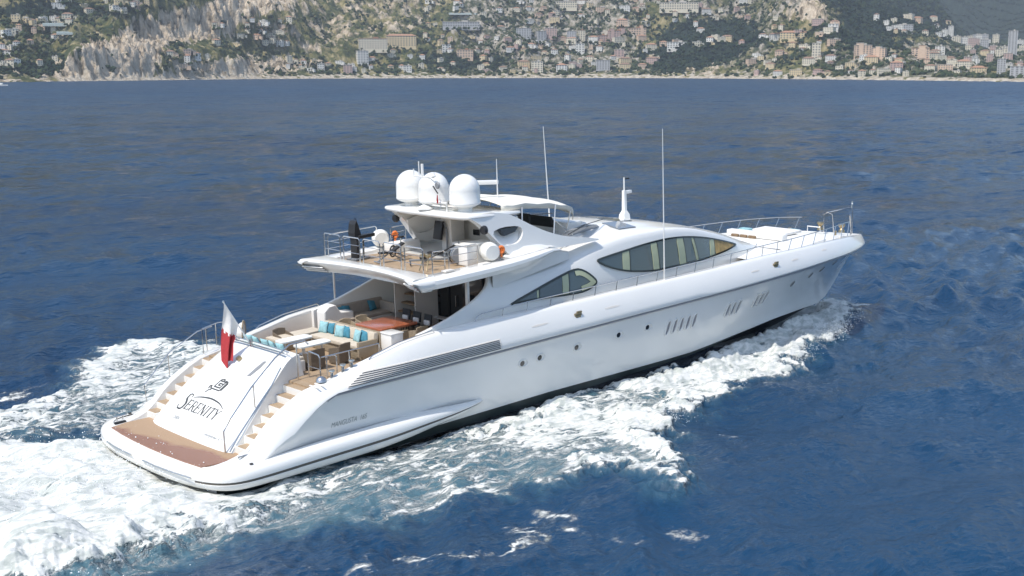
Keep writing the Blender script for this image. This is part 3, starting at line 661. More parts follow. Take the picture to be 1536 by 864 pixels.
block(925, 58, 26, 12, 'pink', 'terracotta', 4, 'pink terrace row of apartments stepping up to the right', turn=.2, towers=[(-.3, .2, 1.2), (.3, .2, 1.3)])
block(955, 52, 26, 10, 'peach', 'terracotta', 3, 'peach upper end of the terrace row with small gabled towers', turn=.15, towers=[(.25, .15, 1.4)])
block(1017, 14, 56, 10, 'cream', 'flat', 3, 'very long low cream building near the top right of the town')
block(844, 12, 40, 9, 'cream', 'flat', 3, 'long cream row near the top edge above the town')
block(692, 42, 54, 7, 'grey', 'flat', 2, 'long low grey building on a terrace right of the long hotel')
block(1016, 72, 32, 9, 'white', 'flat', 3, 'white low apartment block in the dark wood')
block(870, 80, 13, 13, 'white', 'flat', 4, 'white villa block with a thin tower in the lower town')
block(929, 85, 14, 10, 'pink', 'flat', 4, 'pinkish square block in the lower town left of the wood')
block(905, 104, 20, 14, 'grey', 'flat', 5, 'grey-green block on the front row near the right end of the town')
block(806, 107, 17, 15, 'cream', 'flat', 5, 'cream balcony block on the front row over the beach')
block(842, 106, 16, 9, 'white', 'terracotta', 3, 'white villa with a pointed red roof on the front row', 'villa', 'villa', hip=True)
block(612, 106, 12, 8, 'white', 'flat', 3, 'white villa with round windows above the beach, right of centre', 'villa', 'villa')
block(482, 104, 10, 9, 'white', 'flat', 3, 'bright white cube villa among trees left of centre over the beach', 'villa', 'villa')
block(697, 86, 24, 11, 'peach', 'terracotta', 3, 'orange mansion with a veranda among the pines right of the hotel', 'mansion', 'mansion')
block(670, 80, 13, 12, 'white', 'flat', 4, 'white villa left of the orange mansion', 'villa', 'villa')
block(1190, 58, 42, 9, 'ochre', 'terracotta', 3, 'long ochre palace with a red roof under the crag', 'palace', 'palace', hip=True)
block(1247, 42, 14, 6, 'white', 'flat', 2, 'white house at the right foot of the pointed crag', 'villa', 'villa')
block(1224, 92, 12, 26, 'cream', 'flat', 7, 'tall cream block with an arch below the palace')
block(1294, 84, 22, 15, 'peach', 'flat', 6, 'stepped orange apartment complex on the right, left part', turn=.25, towers=[(-.2, .3, 1.2)])
block(1316, 86, 20, 13, 'peach', 'flat', 5, 'stepped orange apartment complex on the right, lower right part', turn=-.2, towers=[(0, .3, 1.15)])
block(1380, 88, 24, 14, 'peach', 'terracotta', 5, 'pink and orange apartment block with a raised middle at the right', towers=[(.1, .35, 1.25)])
block(1408, 83, 13, 13, 'white', 'flat', 5, 'white slab block beside the pink and orange block at the right')
block(1345, 104, 18, 10, 'pink', 'terracotta', 4, 'reddish block low over the shore at the right', hip=True)
block(1414, 57, 8, 12, 'white', 'flat', 8, 'small white tower, left one of the pair in the hazy distance')
block(1424, 57, 7, 15, 'white', 'flat', 9, 'small white tower, taller right one of the pair in the hazy distance')
block(1517, 86, 12, 36, 'grey', 'flat', 22, 'tall grey glass tower rising from the far town at the right edge', 'tower_block', 'tower block')
block(1502, 112, 11, 22, 'grey', 'flat', 9, 'grey block at the foot of the tall tower')
block(1526, 116, 18, 16, 'grey', 'flat', 6, 'broad grey block at the water at the right edge')
block(1350, 46, 30, 8, 'grey', 'flat', 3, 'long pale hotel in the hazy far village')
for i in range(26):
    u, v = hr.uniform(1430, 1536), hr.uniform(62, 108); block(u, v, hr.uniform(7, 13), hr.uniform(6, 13), hr.choice(['grey', 'pink', 'cream', 'white']), 'flat', hr.randint(4, 6), 'small apartment block crowded in the far hazy town at the right edge')
for o in bpy.data.objects:
    if o.get('label') == 'small apartment block crowded in the far hazy town at the right edge': o['group'] = 'crowded blocks of the far town'
hx = []
for o in list(bpy.data.objects):
    if o.get('category') in ('house', 'villa', 'hotel', 'apartment building', 'mansion', 'palace') and o.parent is None:
        ww = max([abs(v[0]) for c in o.children for v in c.bound_box] or [5]) * o.scale[0]; a = o.rotation_euler.z
        for q in range(int(4 + ww / 4)):
            lx = hr.uniform(-1, 1) * (ww + 4); ly = -hr.uniform(6, 13) if q % 3 else hr.uniform(4, 9); r_ = hr.uniform(1.2, 3.2)
            X_, Y_ = o.location.x + lx * math.cos(a) - ly * math.sin(a), o.location.y + lx * math.sin(a) + ly * math.cos(a)
            hx.append((X_, Y_, o.location.z - 1.2 + (.3 * ly if ly < 0 else 1.0) * .8, r_))
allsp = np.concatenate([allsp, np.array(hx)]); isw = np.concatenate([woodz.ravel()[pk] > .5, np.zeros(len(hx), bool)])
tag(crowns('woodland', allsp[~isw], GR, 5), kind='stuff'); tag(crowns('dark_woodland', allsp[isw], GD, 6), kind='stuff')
# glasshouses and terrace walls
for (u, v, wpx) in ((88, 42, 34), (100, 54, 22), (700, 24, 50)):
    g = place(u, v); m = g[3] / FPX
    mb = MB()
    for k in range(3): mb.box((0, k * 6 - 6, 2.2 + k * .8), (wpx * m, 5, 2.4 + 0.4 * k))
    o = mb.build('glasshouse', mat('glasshouse', (.50, .55, .52), .3), None, smooth=0); o.location = g[:3]; o.rotation_euler = (0, 0, yaw_to_cam(g)); tag(o, {88: 'long pale glasshouse on the green terraces left of the cliffs', 100: 'shorter greenish glasshouse below the long one', 700: 'wide grey glasshouses stepping up the slope high in the centre'}[u], 'glasshouse')
# little motorboat at the far left
mb = MB(); mb.loft([[(x, -w_, 0), (x, -w_ * 1.2, 1.1), (x, 0, 1.15), (x, w_ * 1.2, 1.1), (x, w_, 0)] for x, w_ in ((-5, 1.3), (-1, 1.5), (3, 1.0), (5.5, .1))], cap=True)
t_ = at(3, 129, z=0); d_ = ray(3, 129); p_ = CAM + d_ * (-CAM[2] / d_[2])
e = bpy.data.objects.new('motorboat', None); COL.objects.link(e); e.location = (p_[0], p_[1], 0.1); e.rotation_euler = (0, 0, -.8); tag(e, 'tiny white motorboat near the shore at the far left', 'motorboat')
mb.build('hull', M['gel2'], e); MB().box((-.8, 0, 1.8), (3, 2, 1.3), bev=.3).build('cabin', M['gel2'], e)

# ------------------------------------------------------------------ the air
zt_ = float(HT_.max()) + 40; hz = MB().box((CAM[0], CAM[1], zt_ / 2 - 3), (13400, 13400, zt_ + 6 - 0)).build('haze', [], None, smooth=0)
hm_ = bpy.data.materials.new('haze_air'); hm_.use_nodes = True; hn = hm_.node_tree; hn.nodes.remove(hn.nodes['Principled BSDF']); pv = hn.nodes.new('ShaderNodeVolumePrincipled')
pv.inputs['Color'].default_value = (.80, .90, 1.0, 1); pv.inputs['Density'].default_value = 1.1e-4; pv.inputs['Anisotropy'].default_value = 0.2
hn.links.new(pv.outputs[0], hn.nodes['Material Output'].inputs['Volume']); hz.data.materials.append(hm_); tag(hz, kind='stuff')
print('haze top', zt_)
# ------------------------------------------------------------------ the motor yacht
yacht = bpy.data.objects.new('motor_yacht', None); COL.objects.link(yacht); yacht.matrix_world = TB
tag(yacht, 'large white motor yacht under way in the foreground', 'yacht')
Y = yacht
BK = S((1, 4.5), (4, 4.55), (10, 4.62), (30, 4.62), (34, 4.5), (37, 4.3), (40.2, 3.9), (42.5, 3.45), (45.2, 2.65), (47.5, 1.75), (49, .9), (49.7, .35), (49.95, 0.02))
ZK = S((1, 2.75), (36, 2.82), (40, 2.80), (45, 2.62), (49.95, 2.42))
CAPZ = S((1.5, 1.04), (2.1, 1.08), (2.9, 1.30), (3.9, 2.15), (4.7, 2.62), (5.5, 2.98), (6.5, 3.16), (7.5, 3.42), (8.9, 3.70), (9.8, 3.90), (11, 4.04), (13, 4.10), (20, 4.02), (30, 4.0), (34, 3.98), (38, 3.86), (42, 3.66), (45, 3.42), (48, 3.02), (49.95, 2.74))
BC = S((1, 3.9), (4, 4.05), (12, 4.12), (26, 4.05), (31, 3.7), (35, 3.05), (39, 2.2), (43, 1.15), (46, .45), (48, .12), (49.95, 0.01))
ZC = S((1, -.12), (28, -.12), (32.5, .02), (36, -.02), (40, -.25), (44, -.55), (49.95, 2.3))
ZST = S((1, -1.1), (30, -1.5), (38, -1.6), (41.2, -1.45), (44.35, -.7), (46.3, 0.0), (48.67, 1.62), (49.6, 2.2), (49.95, 2.36))
INS = lambda x: max(0.03, min(0.62, BK(x) * 0.34))      # tumblehome of the bulwark
def hull_section(x):
    bk, zk, zt, bc, st = BK(x), ZK(x), CAPZ(x), BC(x), ZST(x)
    zc = max(ZC(x), st + .02); bt = min(zc + max(.03, min(.36, .36 - (x - 18) * .02)), zk - .1)
    b_ = min(1, max(0, (6.3 - x) / 1.7)); zk = zk * (1 - b_) + min(zk, bt + (zt - bt) * .60) * b_; zk = min(zk, zt - .25)
    k = min(1, max(0, (x - 5.6) / 1.6)); ins = INS(x)
    s = min(1, bk / 1.2)
    p = [(0, st), (bc * .55, (st + zc) / 2 + .05), (bc, zc), (bc + .035 * s, bt)]
    nb = 9
    for i in range(1, nb + 1):
        t = i / nb; fl = t ** (1.0 + .9 * min(1, max(0, (x - 28) / 14)))
        p.append((bc + .035 * s + (bk - .13 * s * k - bc - .035 * s) * fl, bt + (zk - bt) * t))
    y1, dz = bk - .13 * s * k, zt - zk
    p += [(y1 + .012 * s * k, zk + .02 * k + .002), (bk + .0, zk + .045 * k + .01), (bk + .02 * s, zk + .10 * dz), (bk - .02 * s, zk + .28 * dz), (bk - .36 * ins, zk + .62 * dz),
          (bk - .66 * ins, zk + .88 * dz), (bk - .80 * ins, zk + .965 * dz), (bk - .95 * ins, zt), (bk - 1.28 * ins, zt), (bk - 1.36 * ins, zt - .06), (bk - 1.40 * ins, zt - min(.5, dz * .5 + .1))]
    return p
xs = [1.5, 1.8, 2.1, 2.5, 2.9, 3.3, 3.7, 4.1, 4.5, 5, 5.5, 6, 6.5, 7, 7.5, 8, 9, 10, 11, 12] + list(range(14, 36, 2)) + [36, 37, 38, 39, 40, 41, 42, 43, 44, 45, 46, 46.8, 47.5, 48.1, 48.6, 49, 49.35, 49.6, 49.78, 49.88, 49.95]
mb = MB(); rings = []
for x in xs:
    s_ = hull_section(x); rings.append([(x, -a, z) for a, z in reversed(s_)] + [(x, a, z) for a, z in s_[1:]])
ns = len(hull_section(10)); nt_ = 2 * ns - 1
def hm(i, k):
    d = k if k < ns - 1 else nt_ - 2 - k; d = ns - 2 - d     # 0 = keel strip
    return 2 if d < 2 else (1 if d == 2 else 0)
mb.loft(rings, mif=hm); mb.face([mb.v(p) for p in rings[0]][::-1], 0)
hull = mb.build('hull', [M['gel'], M['boot'], M['anti']], Y, smooth=28, merge=.004)

# grey rub rail under the knuckle, both sides and round the nose
def knuck(x, side, dy=0.0, dz=0.0):
    s_ = hull_section(x); a, z = s_[12]; return (x + (dy if x > 49.8 else 0), side * (a + dy), z + dz)
kx = [6.0, 6.4, 7, 8, 10, 12, 15, 20, 25, 30, 34, 37, 40, 42, 44, 45.5, 47, 48, 49, 49.6, 49.85]
mb = MB(); path = [knuck(x, -1, .03, -.035) for x in kx] + [(49.99, 0, 2.39)] + [knuck(x, 1, .03, -.035) for x in reversed(kx)]
mb.tube(path, [.012, .035] + [.05] * (len(path) - 4) + [.035, .012], n=6); mb.build('rub_rail', M['groove'], Y)

# swim platform and the side fenders that run forward from it
def plat_outline(sc=1.0):
    h = [(0.55, 0), (0.57, 1.5), (0.68, 2.7), (0.86, 3.6), (1.15, 4.35), (1.55, 4.80), (2.1, 5.02), (3.2, 5.05), (5, 5.02), (7.5, 4.96), (10, 4.86), (12, 4.72), (13.2, 4.58), (13.75, 4.46), (13.95, 4.34)]
    return h
PT = S((.5, 1.0), (3, 1.04), (6, 1.10), (10, 1.08), (12.5, .98), (14, .86))
PB = S((.5, .34), (3, .30), (8, .26), (11, .42), (12.7, .58), (14, .80))
mb = MB(); rings = []
h = plat_outline(); full = [(x, -y) for x, y in reversed(h)] + h[1:]
dense = []
for i in range(len(full) - 1):
    for k in range(3): t = k / 3; dense.append((full[i][0] * (1 - t) + full[i + 1][0] * t, full[i][1] * (1 - t) + full[i + 1][1] * t))
dense.append(full[-1])
for it in range(3): dense = [dense[0]] + [((dense[i - 1][0] + 2 * dense[i][0] + dense[i + 1][0]) / 4, (dense[i - 1][1] + 2 * dense[i][1] + dense[i + 1][1]) / 4) for i in range(1, len(dense) - 1)] + [dense[-1]]
def offs(P, d):
    o = []
    for i, p in enumerate(P):
        a, b = P[max(0, i - 1)], P[min(len(P) - 1, i + 1)]; e = Vector((b[0] - a[0], b[1] - a[1])).normalized()
        o.append((p[0] - e.y * -d * -1 * -1, p[1] - e.x * d * -1 * -1) if False else (p[0] + e.y * -d, p[1] + e.x * d))
    return o
# outline runs from starboard forward round the stern to port forward; outward is to its right-hand side
def plat_ring(i, p, nrm):
    x, y = p; T_, B_ = PT(x), PB(x); tt = (T_ - B_); fw = max(.35, min(1, (14.3 - x) / 4))
    pr = [(.60 * fw if x > 2.6 else .5, 0.0 if x < 2.6 else .10 * 0), (.30 * fw, .012), (.14 * fw, .05), (.045 * fw, .14 * tt + .05), (0, .36 * tt), (0, .52 * tt), (.02, .53 * tt), (.02, .65 * tt), (0, .66 * tt), (.03, .86 * tt), (.14, tt), (.8, tt + .02)]
    return [(x - nrm.x * a, y - nrm.y * a, T_ - b) for a, b in pr]
for i, p in enumerate(dense):
    a, b = dense[max(0, i - 1)], dense[min(len(dense) - 1, i + 1)]; e = Vector((b[0] - a[0], b[1] - a[1])).normalized(); nrm = Vector((-e.y, e.x))
    if nrm.dot(Vector((p[0] - 6, p[1]))) < 0: nrm = -nrm
    rings.append(plat_ring(i, p, nrm))
mb.loft(rings, mif=lambda i, k: 1 if k == 6 and (dense[i][0] > .93 and dense[i][1] < 0 or dense[i][1] > 3.8) else 0)
mb.face([mb.v(p) for p in rings[0]]); mb.face([mb.v(p) for p in rings[-1]])
inner = [r[0] for r in rings if r[0][0] < 3.4]
vs = [mb.v((p[0], p[1], .985)) for p in inner]; mb.face(vs, 0)
mb.box((3.6, 0, .6), (2.2, 8.4, .72), mi=0)
mb.build('swim_platform', [M['gel'], M['strip']], Y, smooth=38, merge=.003)
# teak inlay
ink = [(1.24, 3.46), (1.12, 2.4), (1.05, 1.2), (1.03, 0), (1.05, -1.2), (1.12, -2.4), (1.24, -3.46), (2.0, -3.62), (2.95, -3.60), (2.95, -3.0), (2.78, -1.6), (2.72, 0), (2.78, 1.6), (2.95, 3.0), (2.95, 3.55), (2.0, 3.62)]
MB().prism([ink], lambda p, t: (p[0], p[1], t), .99, 1.035).build('teak_inlay', M['teakx'], Y, smooth=0)
MB().tube([(.62, 2.6, .78), (.53, 1.9, .78), (.50, 1.0, .78), (.50, .4, .78)], .03).build('grab_bar', M['steel'], Y)
MB().tube([(.50, -.5, .78), (.50, -1.4, .78), (.60, -2.6, .78), (.74, -3.6, .78)], .03).build('grab_bar', M['steel'], Y)
for s_, xx in ((1, 1.9), (-1, 2.7)):       # cleats on the platform corners
    m_ = MB(); m_.tube([(xx - .3, s_ * 4.05, 1.22), (xx + .3, s_ * 4.05, 1.22)], .03); m_.tube([(xx - .12, s_ * 4.05, 1.0), (xx - .12, s_ * 4.05, 1.22)], .03); m_.tube([(xx + .12, s_ * 4.05, 1.0), (xx + .12, s_ * 4.05, 1.22)], .03)
    m_.build('cleat', M['steel'], Y)
MB().box((1.75, 3.75, 1.05), (.5, .14, .1), bev=.04).build('fairlead', M['dark'], Y)
for s_ in (1, -1): MB().lathe([(.07, 1.05), (.07, 1.08), (0.01, 1.085)], (2.6, s_ * 4.6, 0), 12).build('fuel_cap', M['dark'], Y)

# transom: a broad door, slightly rounded, between two stairways
WT = S((2.60, 3.02), (3.3, 2.92), (4.4, 2.62), (5.3, 2.32), (6.0, 2.10), (6.3, 2.06))
ZT_ = S((2.60, 1.0), (2.75, 1.16), (4.0, 2.32), (5.0, 3.14), (5.6, 3.60), (6.0, 3.84), (6.25, 3.92))
mb = MB(); rings = []
for x in [2.60, 2.66, 2.75, 3.1, 3.6, 4.1, 4.6, 5.1, 5.5, 5.8, 6.0, 6.12, 6.25, 6.45]:
    wd, z = WT(x), ZT_(x) if x < 6.3 else 3.92; n_ = 16; row = [(x + .35, -wd - .02, max(.97, z - 1.6)), (x + .12, -wd - .02, max(.98, z - .30))]
    for i in range(n_ + 1):
        t = -1 + 2 * i / n_; e_ = 1 - abs(t) ** 10
        row.append((x - .06 * (1 - t * t) + .10 * (1 - e_), t * wd, z + .02 * (1 - t * t) - .07 * (1 - e_)))
    row += [(x + .12, wd + .02, max(.98, z - .30)), (x + .35, wd + .02, max(.97, z - 1.6))]
    rings.append(row)
mb.loft(rings); transom = mb.build('transom_door', M['gel'], Y, smooth=40)
def on_transom(x, y, up=.012):
    z = ZT_(x) + .02 * (1 - (y / WT(x)) ** 2); e = .02; dz = (ZT_(x + e) - ZT_(x - e)) / (2 * e); n_ = Vector((-dz, 0, 1)).normalized()
    return (x - .06 * (1 - (y / WT(x)) ** 2) + n_.x * up, y, z + n_.z * up)
# lettering drawn as strokes: u runs to starboard (left to right for a reader astern), v up the slope
def strokes(segs, org, sc, name, m_, slant=0.0, arc=0.0, th=.006, up=.006):
    mb = MB()
    for (x0, y0, x1, y1, wd) in segs:
        d = Vector((x1 - x0, y1 - y0)); L_ = d.length or 1e-6; nn = Vector((-d.y, d.x)) / L_ * wd / 2; ex = d / L_ * wd * .3
        q = [Vector((x0, y0)) - ex + nn, Vector((x0, y0)) - ex - nn, Vector((x1, y1)) + ex - nn, Vector((x1, y1)) + ex + nn]
        lo, hi = [], []
        for a in q:
            uu = (a.x + slant * a.y) * sc; vv = (a.y + arc * (1 - ((a.x - 3.4) / 3.4) ** 2)) * sc
            X_ = org[0] + vv * .755; Y_ = org[1] - uu
            lo.append(mb.v(on_transom(X_, Y_, up))); hi.append(mb.v(on_transom(X_, Y_, up + th)))
        mb.face(hi); mb.face(lo[::-1])
        for k in range(4): mb.face([lo[k], lo[(k + 1) % 4], hi[(k + 1) % 4], hi[k]])
    return mb.build(name, m_, Y, smooth=0)
def curve(pts, wd):
    o = []; f1, f2 = S(*[(i, p[0]) for i, p in enumerate(pts)]), S(*[(i, p[1]) for i, p in enumerate(pts)])
    n_ = (len(pts) - 1) * 4
    P = [(f1(i * (len(pts) - 1) / n_), f2(i * (len(pts) - 1) / n_)) for i in range(n_ + 1)]
    for i in range(n_):
        w_ = wd if not callable(wd) else wd(i / n_)
        o.append((*P[i], *P[i + 1], w_))
    return o
TH, TN_ = .15, .07
def serif(x, y, k=.11): return [(x - k, y, x + k, y, .05)]
G = {
 'E': ([(.1, 0, .1, 1, TH), (.1, 1, .62, 1, TN_), (.1, .52, .5, .52, TN_), (.1, 0, .66, 0, TN_), (.62, 1, .62, .84, .05), (.66, 0, .66, .18, .05), (.5, .62, .5, .42, .05)] + serif(.06, 0) + serif(.06, 1), .78),
 'R': ([(.1, 0, .1, 1, TH), (.35, .5, .66, .0, TH * .85)] + curve([(.1, 1), (.42, 1), (.58, .9), (.6, .75), (.56, .6), (.4, .52), (.1, .52)], TN_) + serif(.08, 0) + serif(.7, 0, .07), .80),
 'N': ([(.12, 0, .12, 1, TN_), (.12, 1, .70, 0, TH), (.70, 0, .70, 1, TN_)] + serif(.12, 0) + serif(.08, 1) + serif(.7, 1), .90),
 'I': ([(.16, 0, .16, 1, TH)] + serif(.16, 0) + serif(.16, 1), .40),
 'T': ([(.36, 0, .36, 1, TH), (.04, 1, .68, 1, TN_), (.04, 1, .04, .84, .05), (.68, 1, .68, .84, .05)] + serif(.36, 0), .76),
 'Y': ([(.38, 0, .38, .48, TH), (.38, .48, .08, 1, TH * .9), (.38, .48, .70, 1, TN_)] + serif(.38, 0) + serif(.08, 1, .09) + serif(.7, 1, .09), .80)}
segs = []; S_ = curve([(.95, 1.55), (.85, 1.78), (.6, 1.85), (.36, 1.68), (.36, 1.38), (.62, 1.08), (.86, .74), (.84, .38), (.58, .12), (.22, .12), (.02, .30), (-.04, .52)], lambda t: .07 + .17 * math.exp(-((t - .5) / .28) ** 2))
segs += [(a, b - .18, c, d - .18, e) for a, b, c, d, e in S_]
cx = 1.15
for ch in 'ERENITY':
    g, wd = G[ch]; segs += [(a + cx, b + .1, c + cx, d + .1, e) for a, b, c, d, e in g]; cx += wd + .06
segs += curve([(1.2, 1.42), (2.4, 1.72), (3.8, 1.86), (5.2, 1.74), (6.6, 1.30)], lambda t: .03 + .13 * math.sin(math.pi * min(1, t * .9 + .1)))
strokes(segs, (3.32, 1.88), .42, 'name_lettering', M['ink'], slant=.22)
# square key-pattern crest over the name
cs = []
for a in [(0, 0, 1.9, 0), (1.9, 0, 1.9, 1.3), (1.9, 1.3, .3, 1.3), (.3, 1.3, .3, .35), (.3, .35, 1.5, .35), (1.5, .35, 1.5, .95), (1.5, .95, .75, .95), (.75, .95, .75, .68), (.75, .68, 1.15, .68), (1.0, 1.3, 1.0, 1.6), (.0, .0, -.25, .35), (-.25, .35, -.5, .25), (-.5, .25, -.35, -.1), (.3, -.2, -.1, -.35), (-.1, -.35, -.2, -.7), (1.55, 1.3, 1.55, .95), (2.15, .1, 2.15, 1.2), (2.02, .2, 2.02, 1.2), (.3, 1.45, .8, 1.6), (1.3, 1.45, 1.9, 1.4)]: cs.append((*a, .17))
strokes(cs, (4.22, .66), .33, 'crest', M['ink'], slant=.30)
def small_text(s, org, sc, name):
    cu = bpy.data.curves.new('t', 'FONT'); cu.body = s; cu.size = sc; cu.shear = .3; ob = bpy.data.objects.new('t', cu); COL.objects.link(ob)
    bpy.context.view_layer.update(); me = bpy.data.meshes.new_from_object(ob.evaluated_get(bpy.context.evaluated_depsgraph_get()))
    bpy.data.objects.remove(ob); return me
for s, org, sz in (('2004', (2.98, 1.62), .21), ('Georgetown  K.Y.', (2.86, -.92), .17)):
    me = small_text(s, org, sz, 't')
    for v_ in me.vertices: v_.co = Vector(on_transom(org[0] + v_.co.y * .755, org[1] - v_.co.x, .008))
    me.materials.append(M['greyl']); o = bpy.data.objects.new('small_lettering', me); COL.objects.link(o); o.parent = Y
# fittings on the transom
MB().box(on_transom(5.42, .36, .06), (.20, .22, .16), bev=.05, rot=Matrix.Rotation(-R(36), 3, 'Y')).build('stern_light', M['shine'], Y)
hb_ = MB(); hb_.prism([[(4.95, -.86), (5.0, -1.05), (5.35, -1.22), (5.62, -1.24), (5.60, -1.10), (5.3, -.98)]], lambda p, t: on_transom(p[0], p[1], t), .003, .02); hb_.build('recessed_handle', M['grey'], Y)
MB().box((5.95, 0.05, 4.0), (.10, 3.9, .03), bev=.01).build('window_sill', M['steel'], Y)

# stairs either side of the transom
NS = 7
for s_ in (1, -1):
    for i in range(NS):
        x0 = 2.92 + i * .44; z0 = 1.03 + (i + 1) * .268; x1 = x0 + .44; wi = WT(min(6.2, x0 + .2)) + .04; wo = 3.93
        if i == 0 or True:
            mb = MB(); ym = (wi + wo) / 2 * s_; wd = wo - wi
            mb.box((x0 + .22, ym, z0 - .20), (.46, wd, .36)); mb.build('stair_step', M['gel'], Y, smooth=0)
            MB().box((x0 + .24, ym, z0 - .010), (.40, wd - .22, .03), bev=.006).build('step_tread', M['teak'], Y, smooth=0)
    # landing, inboard and outboard stair walls
    MB().box((6.3, s_ * 3.05, 2.93), (.8, 1.75, .1)).build('landing', M['teak'], Y, smooth=0)
    mb = MB(); rings = []
    for x in [2.3, 2.8, 3.2, 3.7, 4.2, 4.7, 5.2, 5.7, 6.2, 6.8, 7.4, 8.2]:
        zt = CAPZ(x) ; yo = BK(x) - .95 * INS(x); rings.append([(x, s_ * (yo + .05), zt - .25), (x, s_ * (yo + .02), zt - .03), (x, s_ * (yo - .06), zt + .012), (x, s_ * 3.98, zt + .012), (x, s_ * 3.93, zt - .05), (x, s_ * 3.92, max(.95, zt - .9))])
    mb.loft(rings); mb.build('stair_wall', M['gel'], Y, smooth=50)

# decks
def deck(name, pts, z, m_, parent=Y, th=.05): return MB().prism([pts], lambda p, t: (p[0], p[1], t), z - th, z).build(name, m_, parent, smooth=0)
HB = lambda x: BK(x) - 1.38 * INS(x)
deck('cockpit_deck', [(6.3, -3.86), (6.3, 3.86), (16, 3.8), (16, -3.8)], 3.0, M['teak'])
fx = [15.6, 20, 25, 30, 34, 37, 40, 42, 44, 46, 47.5, 48.6, 49.3]
deck('side_deck', [(x, -(HB(x) + .1)) for x in fx[:7]] + [(x, HB(x) + .1) for x in reversed(fx[:7])], 3.35, M['gel2'])
# foredeck follows the sheer
mb = MB(); mb.loft([[(x, -(HB(x) + .15 * min(1, HB(x))), CAPZ(x) - .14), (x, -HB(x) * .5, CAPZ(x) - .10), (x, 0, CAPZ(x) - .08), (x, HB(x) * .5, CAPZ(x) - .10), (x, HB(x) + .15 * min(1, HB(x)), CAPZ(x) - .14)] for x in [33.5, 35, 36.6, 37.5, 38.5, 39.5, 40.5, 41.5, 42.4, 43.5, 44.5, 45.5, 46.5, 47.5, 48.3, 49, 49.5, 49.8]])
mb.build('foredeck', M['gel2'], Y)
# bulwark inner faces
for s_ in (1, -1):
    mb = MB(); mb.loft([[(x, s_ * HB(x) * 1.0, CAPZ(x) - .12), (x, s_ * (HB(x) - .03), CAPZ(x) - .3), (x, s_ * (HB(x) - .04), 2.96)] for x in [7.0, 8, 9, 10, 12, 14, 16, 20, 26, 32, 36, 39, 41, 43]])
    mb.build('bulwark_lining', M['gel2'] if s_ < 0 else M['cream'], Y)

# --------------------------------------------------------- superstructure
Y0 = S((13, 3.72), (20, 3.66), (26, 3.60), (29, 3.45), (31.5, 3.15), (33.5, 2.70), (35.5, 2.05), (37.0, 1.35), (38.0, .75))
Z1 = S((15, 5.2), (19, 5.35), (20.3, 5.52), (21.4, 5.80), (22.6, 6.02), (24.8, 6.20), (27, 6.18), (29, 5.98), (31, 5.50), (33, 4.95), (35, 4.40), (36.5, 4.02), (38, 3.72))
ZTOP = S((18, 6.30), (20, 6.45), (22, 6.62), (24, 6.76), (25.3, 6.70), (28.2, 6.34), (30, 6.0), (31.7, 5.62), (33.6, 5.14), (35.6, 4.52), (37, 4.05), (38, 3.76))
def sidey(x, z):
    t = max(0, min(1.2, (z - 3.9) / max(.2, (Z1(x) - 3.9)))); return Y0(x) - .10 * t - .30 * t ** 2.4
def super_section(x):
    z1, zt, y0 = Z1(x), max(ZTOP(x), Z1(x) + .04), Y0(x); r = [(y0, 3.0), (y0, 3.6)]
    hh = z1 - 3.9
    for t in [k / 12 for k in range(13)]: z = 3.9 + hh * t; r.append((sidey(x, z), z))
    ys = sidey(x, z1); k = min(1, max(0, (x - 20) / 3))
    # rounded shoulder, then the roof, with a soft step
    d = zt - z1
    r += [(ys - .10, z1 + .10 * min(1, d * 3)), (ys - .28, z1 + .28 * d + .06 * min(1, d)), (ys - .75, z1 + .52 * d), (ys * .62, z1 + .66 * d), (ys * .54, z1 + .86 * d), (ys * .34, z1 + .95 * d), (0, zt)]
    return r
mb = MB(); rings = []; bx = [15.9, 17, 18, 19, 19.6, 20.2, 20.8, 21.4, 22, 22.7, 23.5, 24.3, 25.2, 26, 27, 28, 29, 30, 31, 32, 33, 34, 35, 35.8, 36.5, 37.1, 37.6, 38.0]
for x in bx:
    q = super_section(x); rings.append([(x, -a, z) for a, z in q] + [(x, a, z) for a, z in reversed(q[:-1])])
mb.loft(rings); mb.face([mb.v(p) for p in rings[-1]]); cabin = mb.build('superstructure', M['gel'], Y, smooth=40, merge=.003)

def on_side(u, v, side=-1, push=0):
    y = -3.5
    for _ in range(30):
        q = at(u, v, y=y); y = .5 * y - .5 * sidey(q[0], q[2])
    return (q[0], q[2])
def px_list(l, x0, y0, k): return [(x0 + a / k, y0 + b / k) for a, b in l]
def smooth_loop(P, it=2):
    for _ in range(it):
        o = []
        for i in range(len(P)):
            a, b = P[i], P[(i + 1) % len(P)]; o += [(a[0] * .75 + b[0] * .25, a[1] * .75 + b[1] * .25), (a[0] * .25 + b[0] * .75, a[1] * .25 + b[1] * .75)]
        P = o
    return P
def shrink(P, k):
    cx = sum(p[0] for p in P) / len(P); cz = sum(p[1] for p in P) / len(P); o = []
    n = len(P); A = sum(P[i][0] * P[(i + 1) % n][1] - P[(i + 1) % n][0] * P[i][1] for i in range(n)); sg = 1 if A > 0 else -1
    for i in range(n):
        a, b = P[i - 1], P[(i + 1) % n]; e = Vector((b[0] - a[0], b[1] - a[1])).normalized(); o.append((P[i][0] - sg * e.y * k, P[i][1] + sg * e.x * k))
    return o
def clip(P, a, b, c):       # keep a*x + b*z <= c
    o = []
    for i in range(len(P)):
        p, q = P[i], P[(i + 1) % len(P)]; fp, fq = a * p[0] + b * p[1] - c, a * q[0] + b * q[1] - c
        if fp <= 0: o.append(p)
        if fp * fq < 0: t = fp / (fp - fq); o.append((p[0] + (q[0] - p[0]) * t, p[1] + (q[1] - p[1]) * t))
    return o
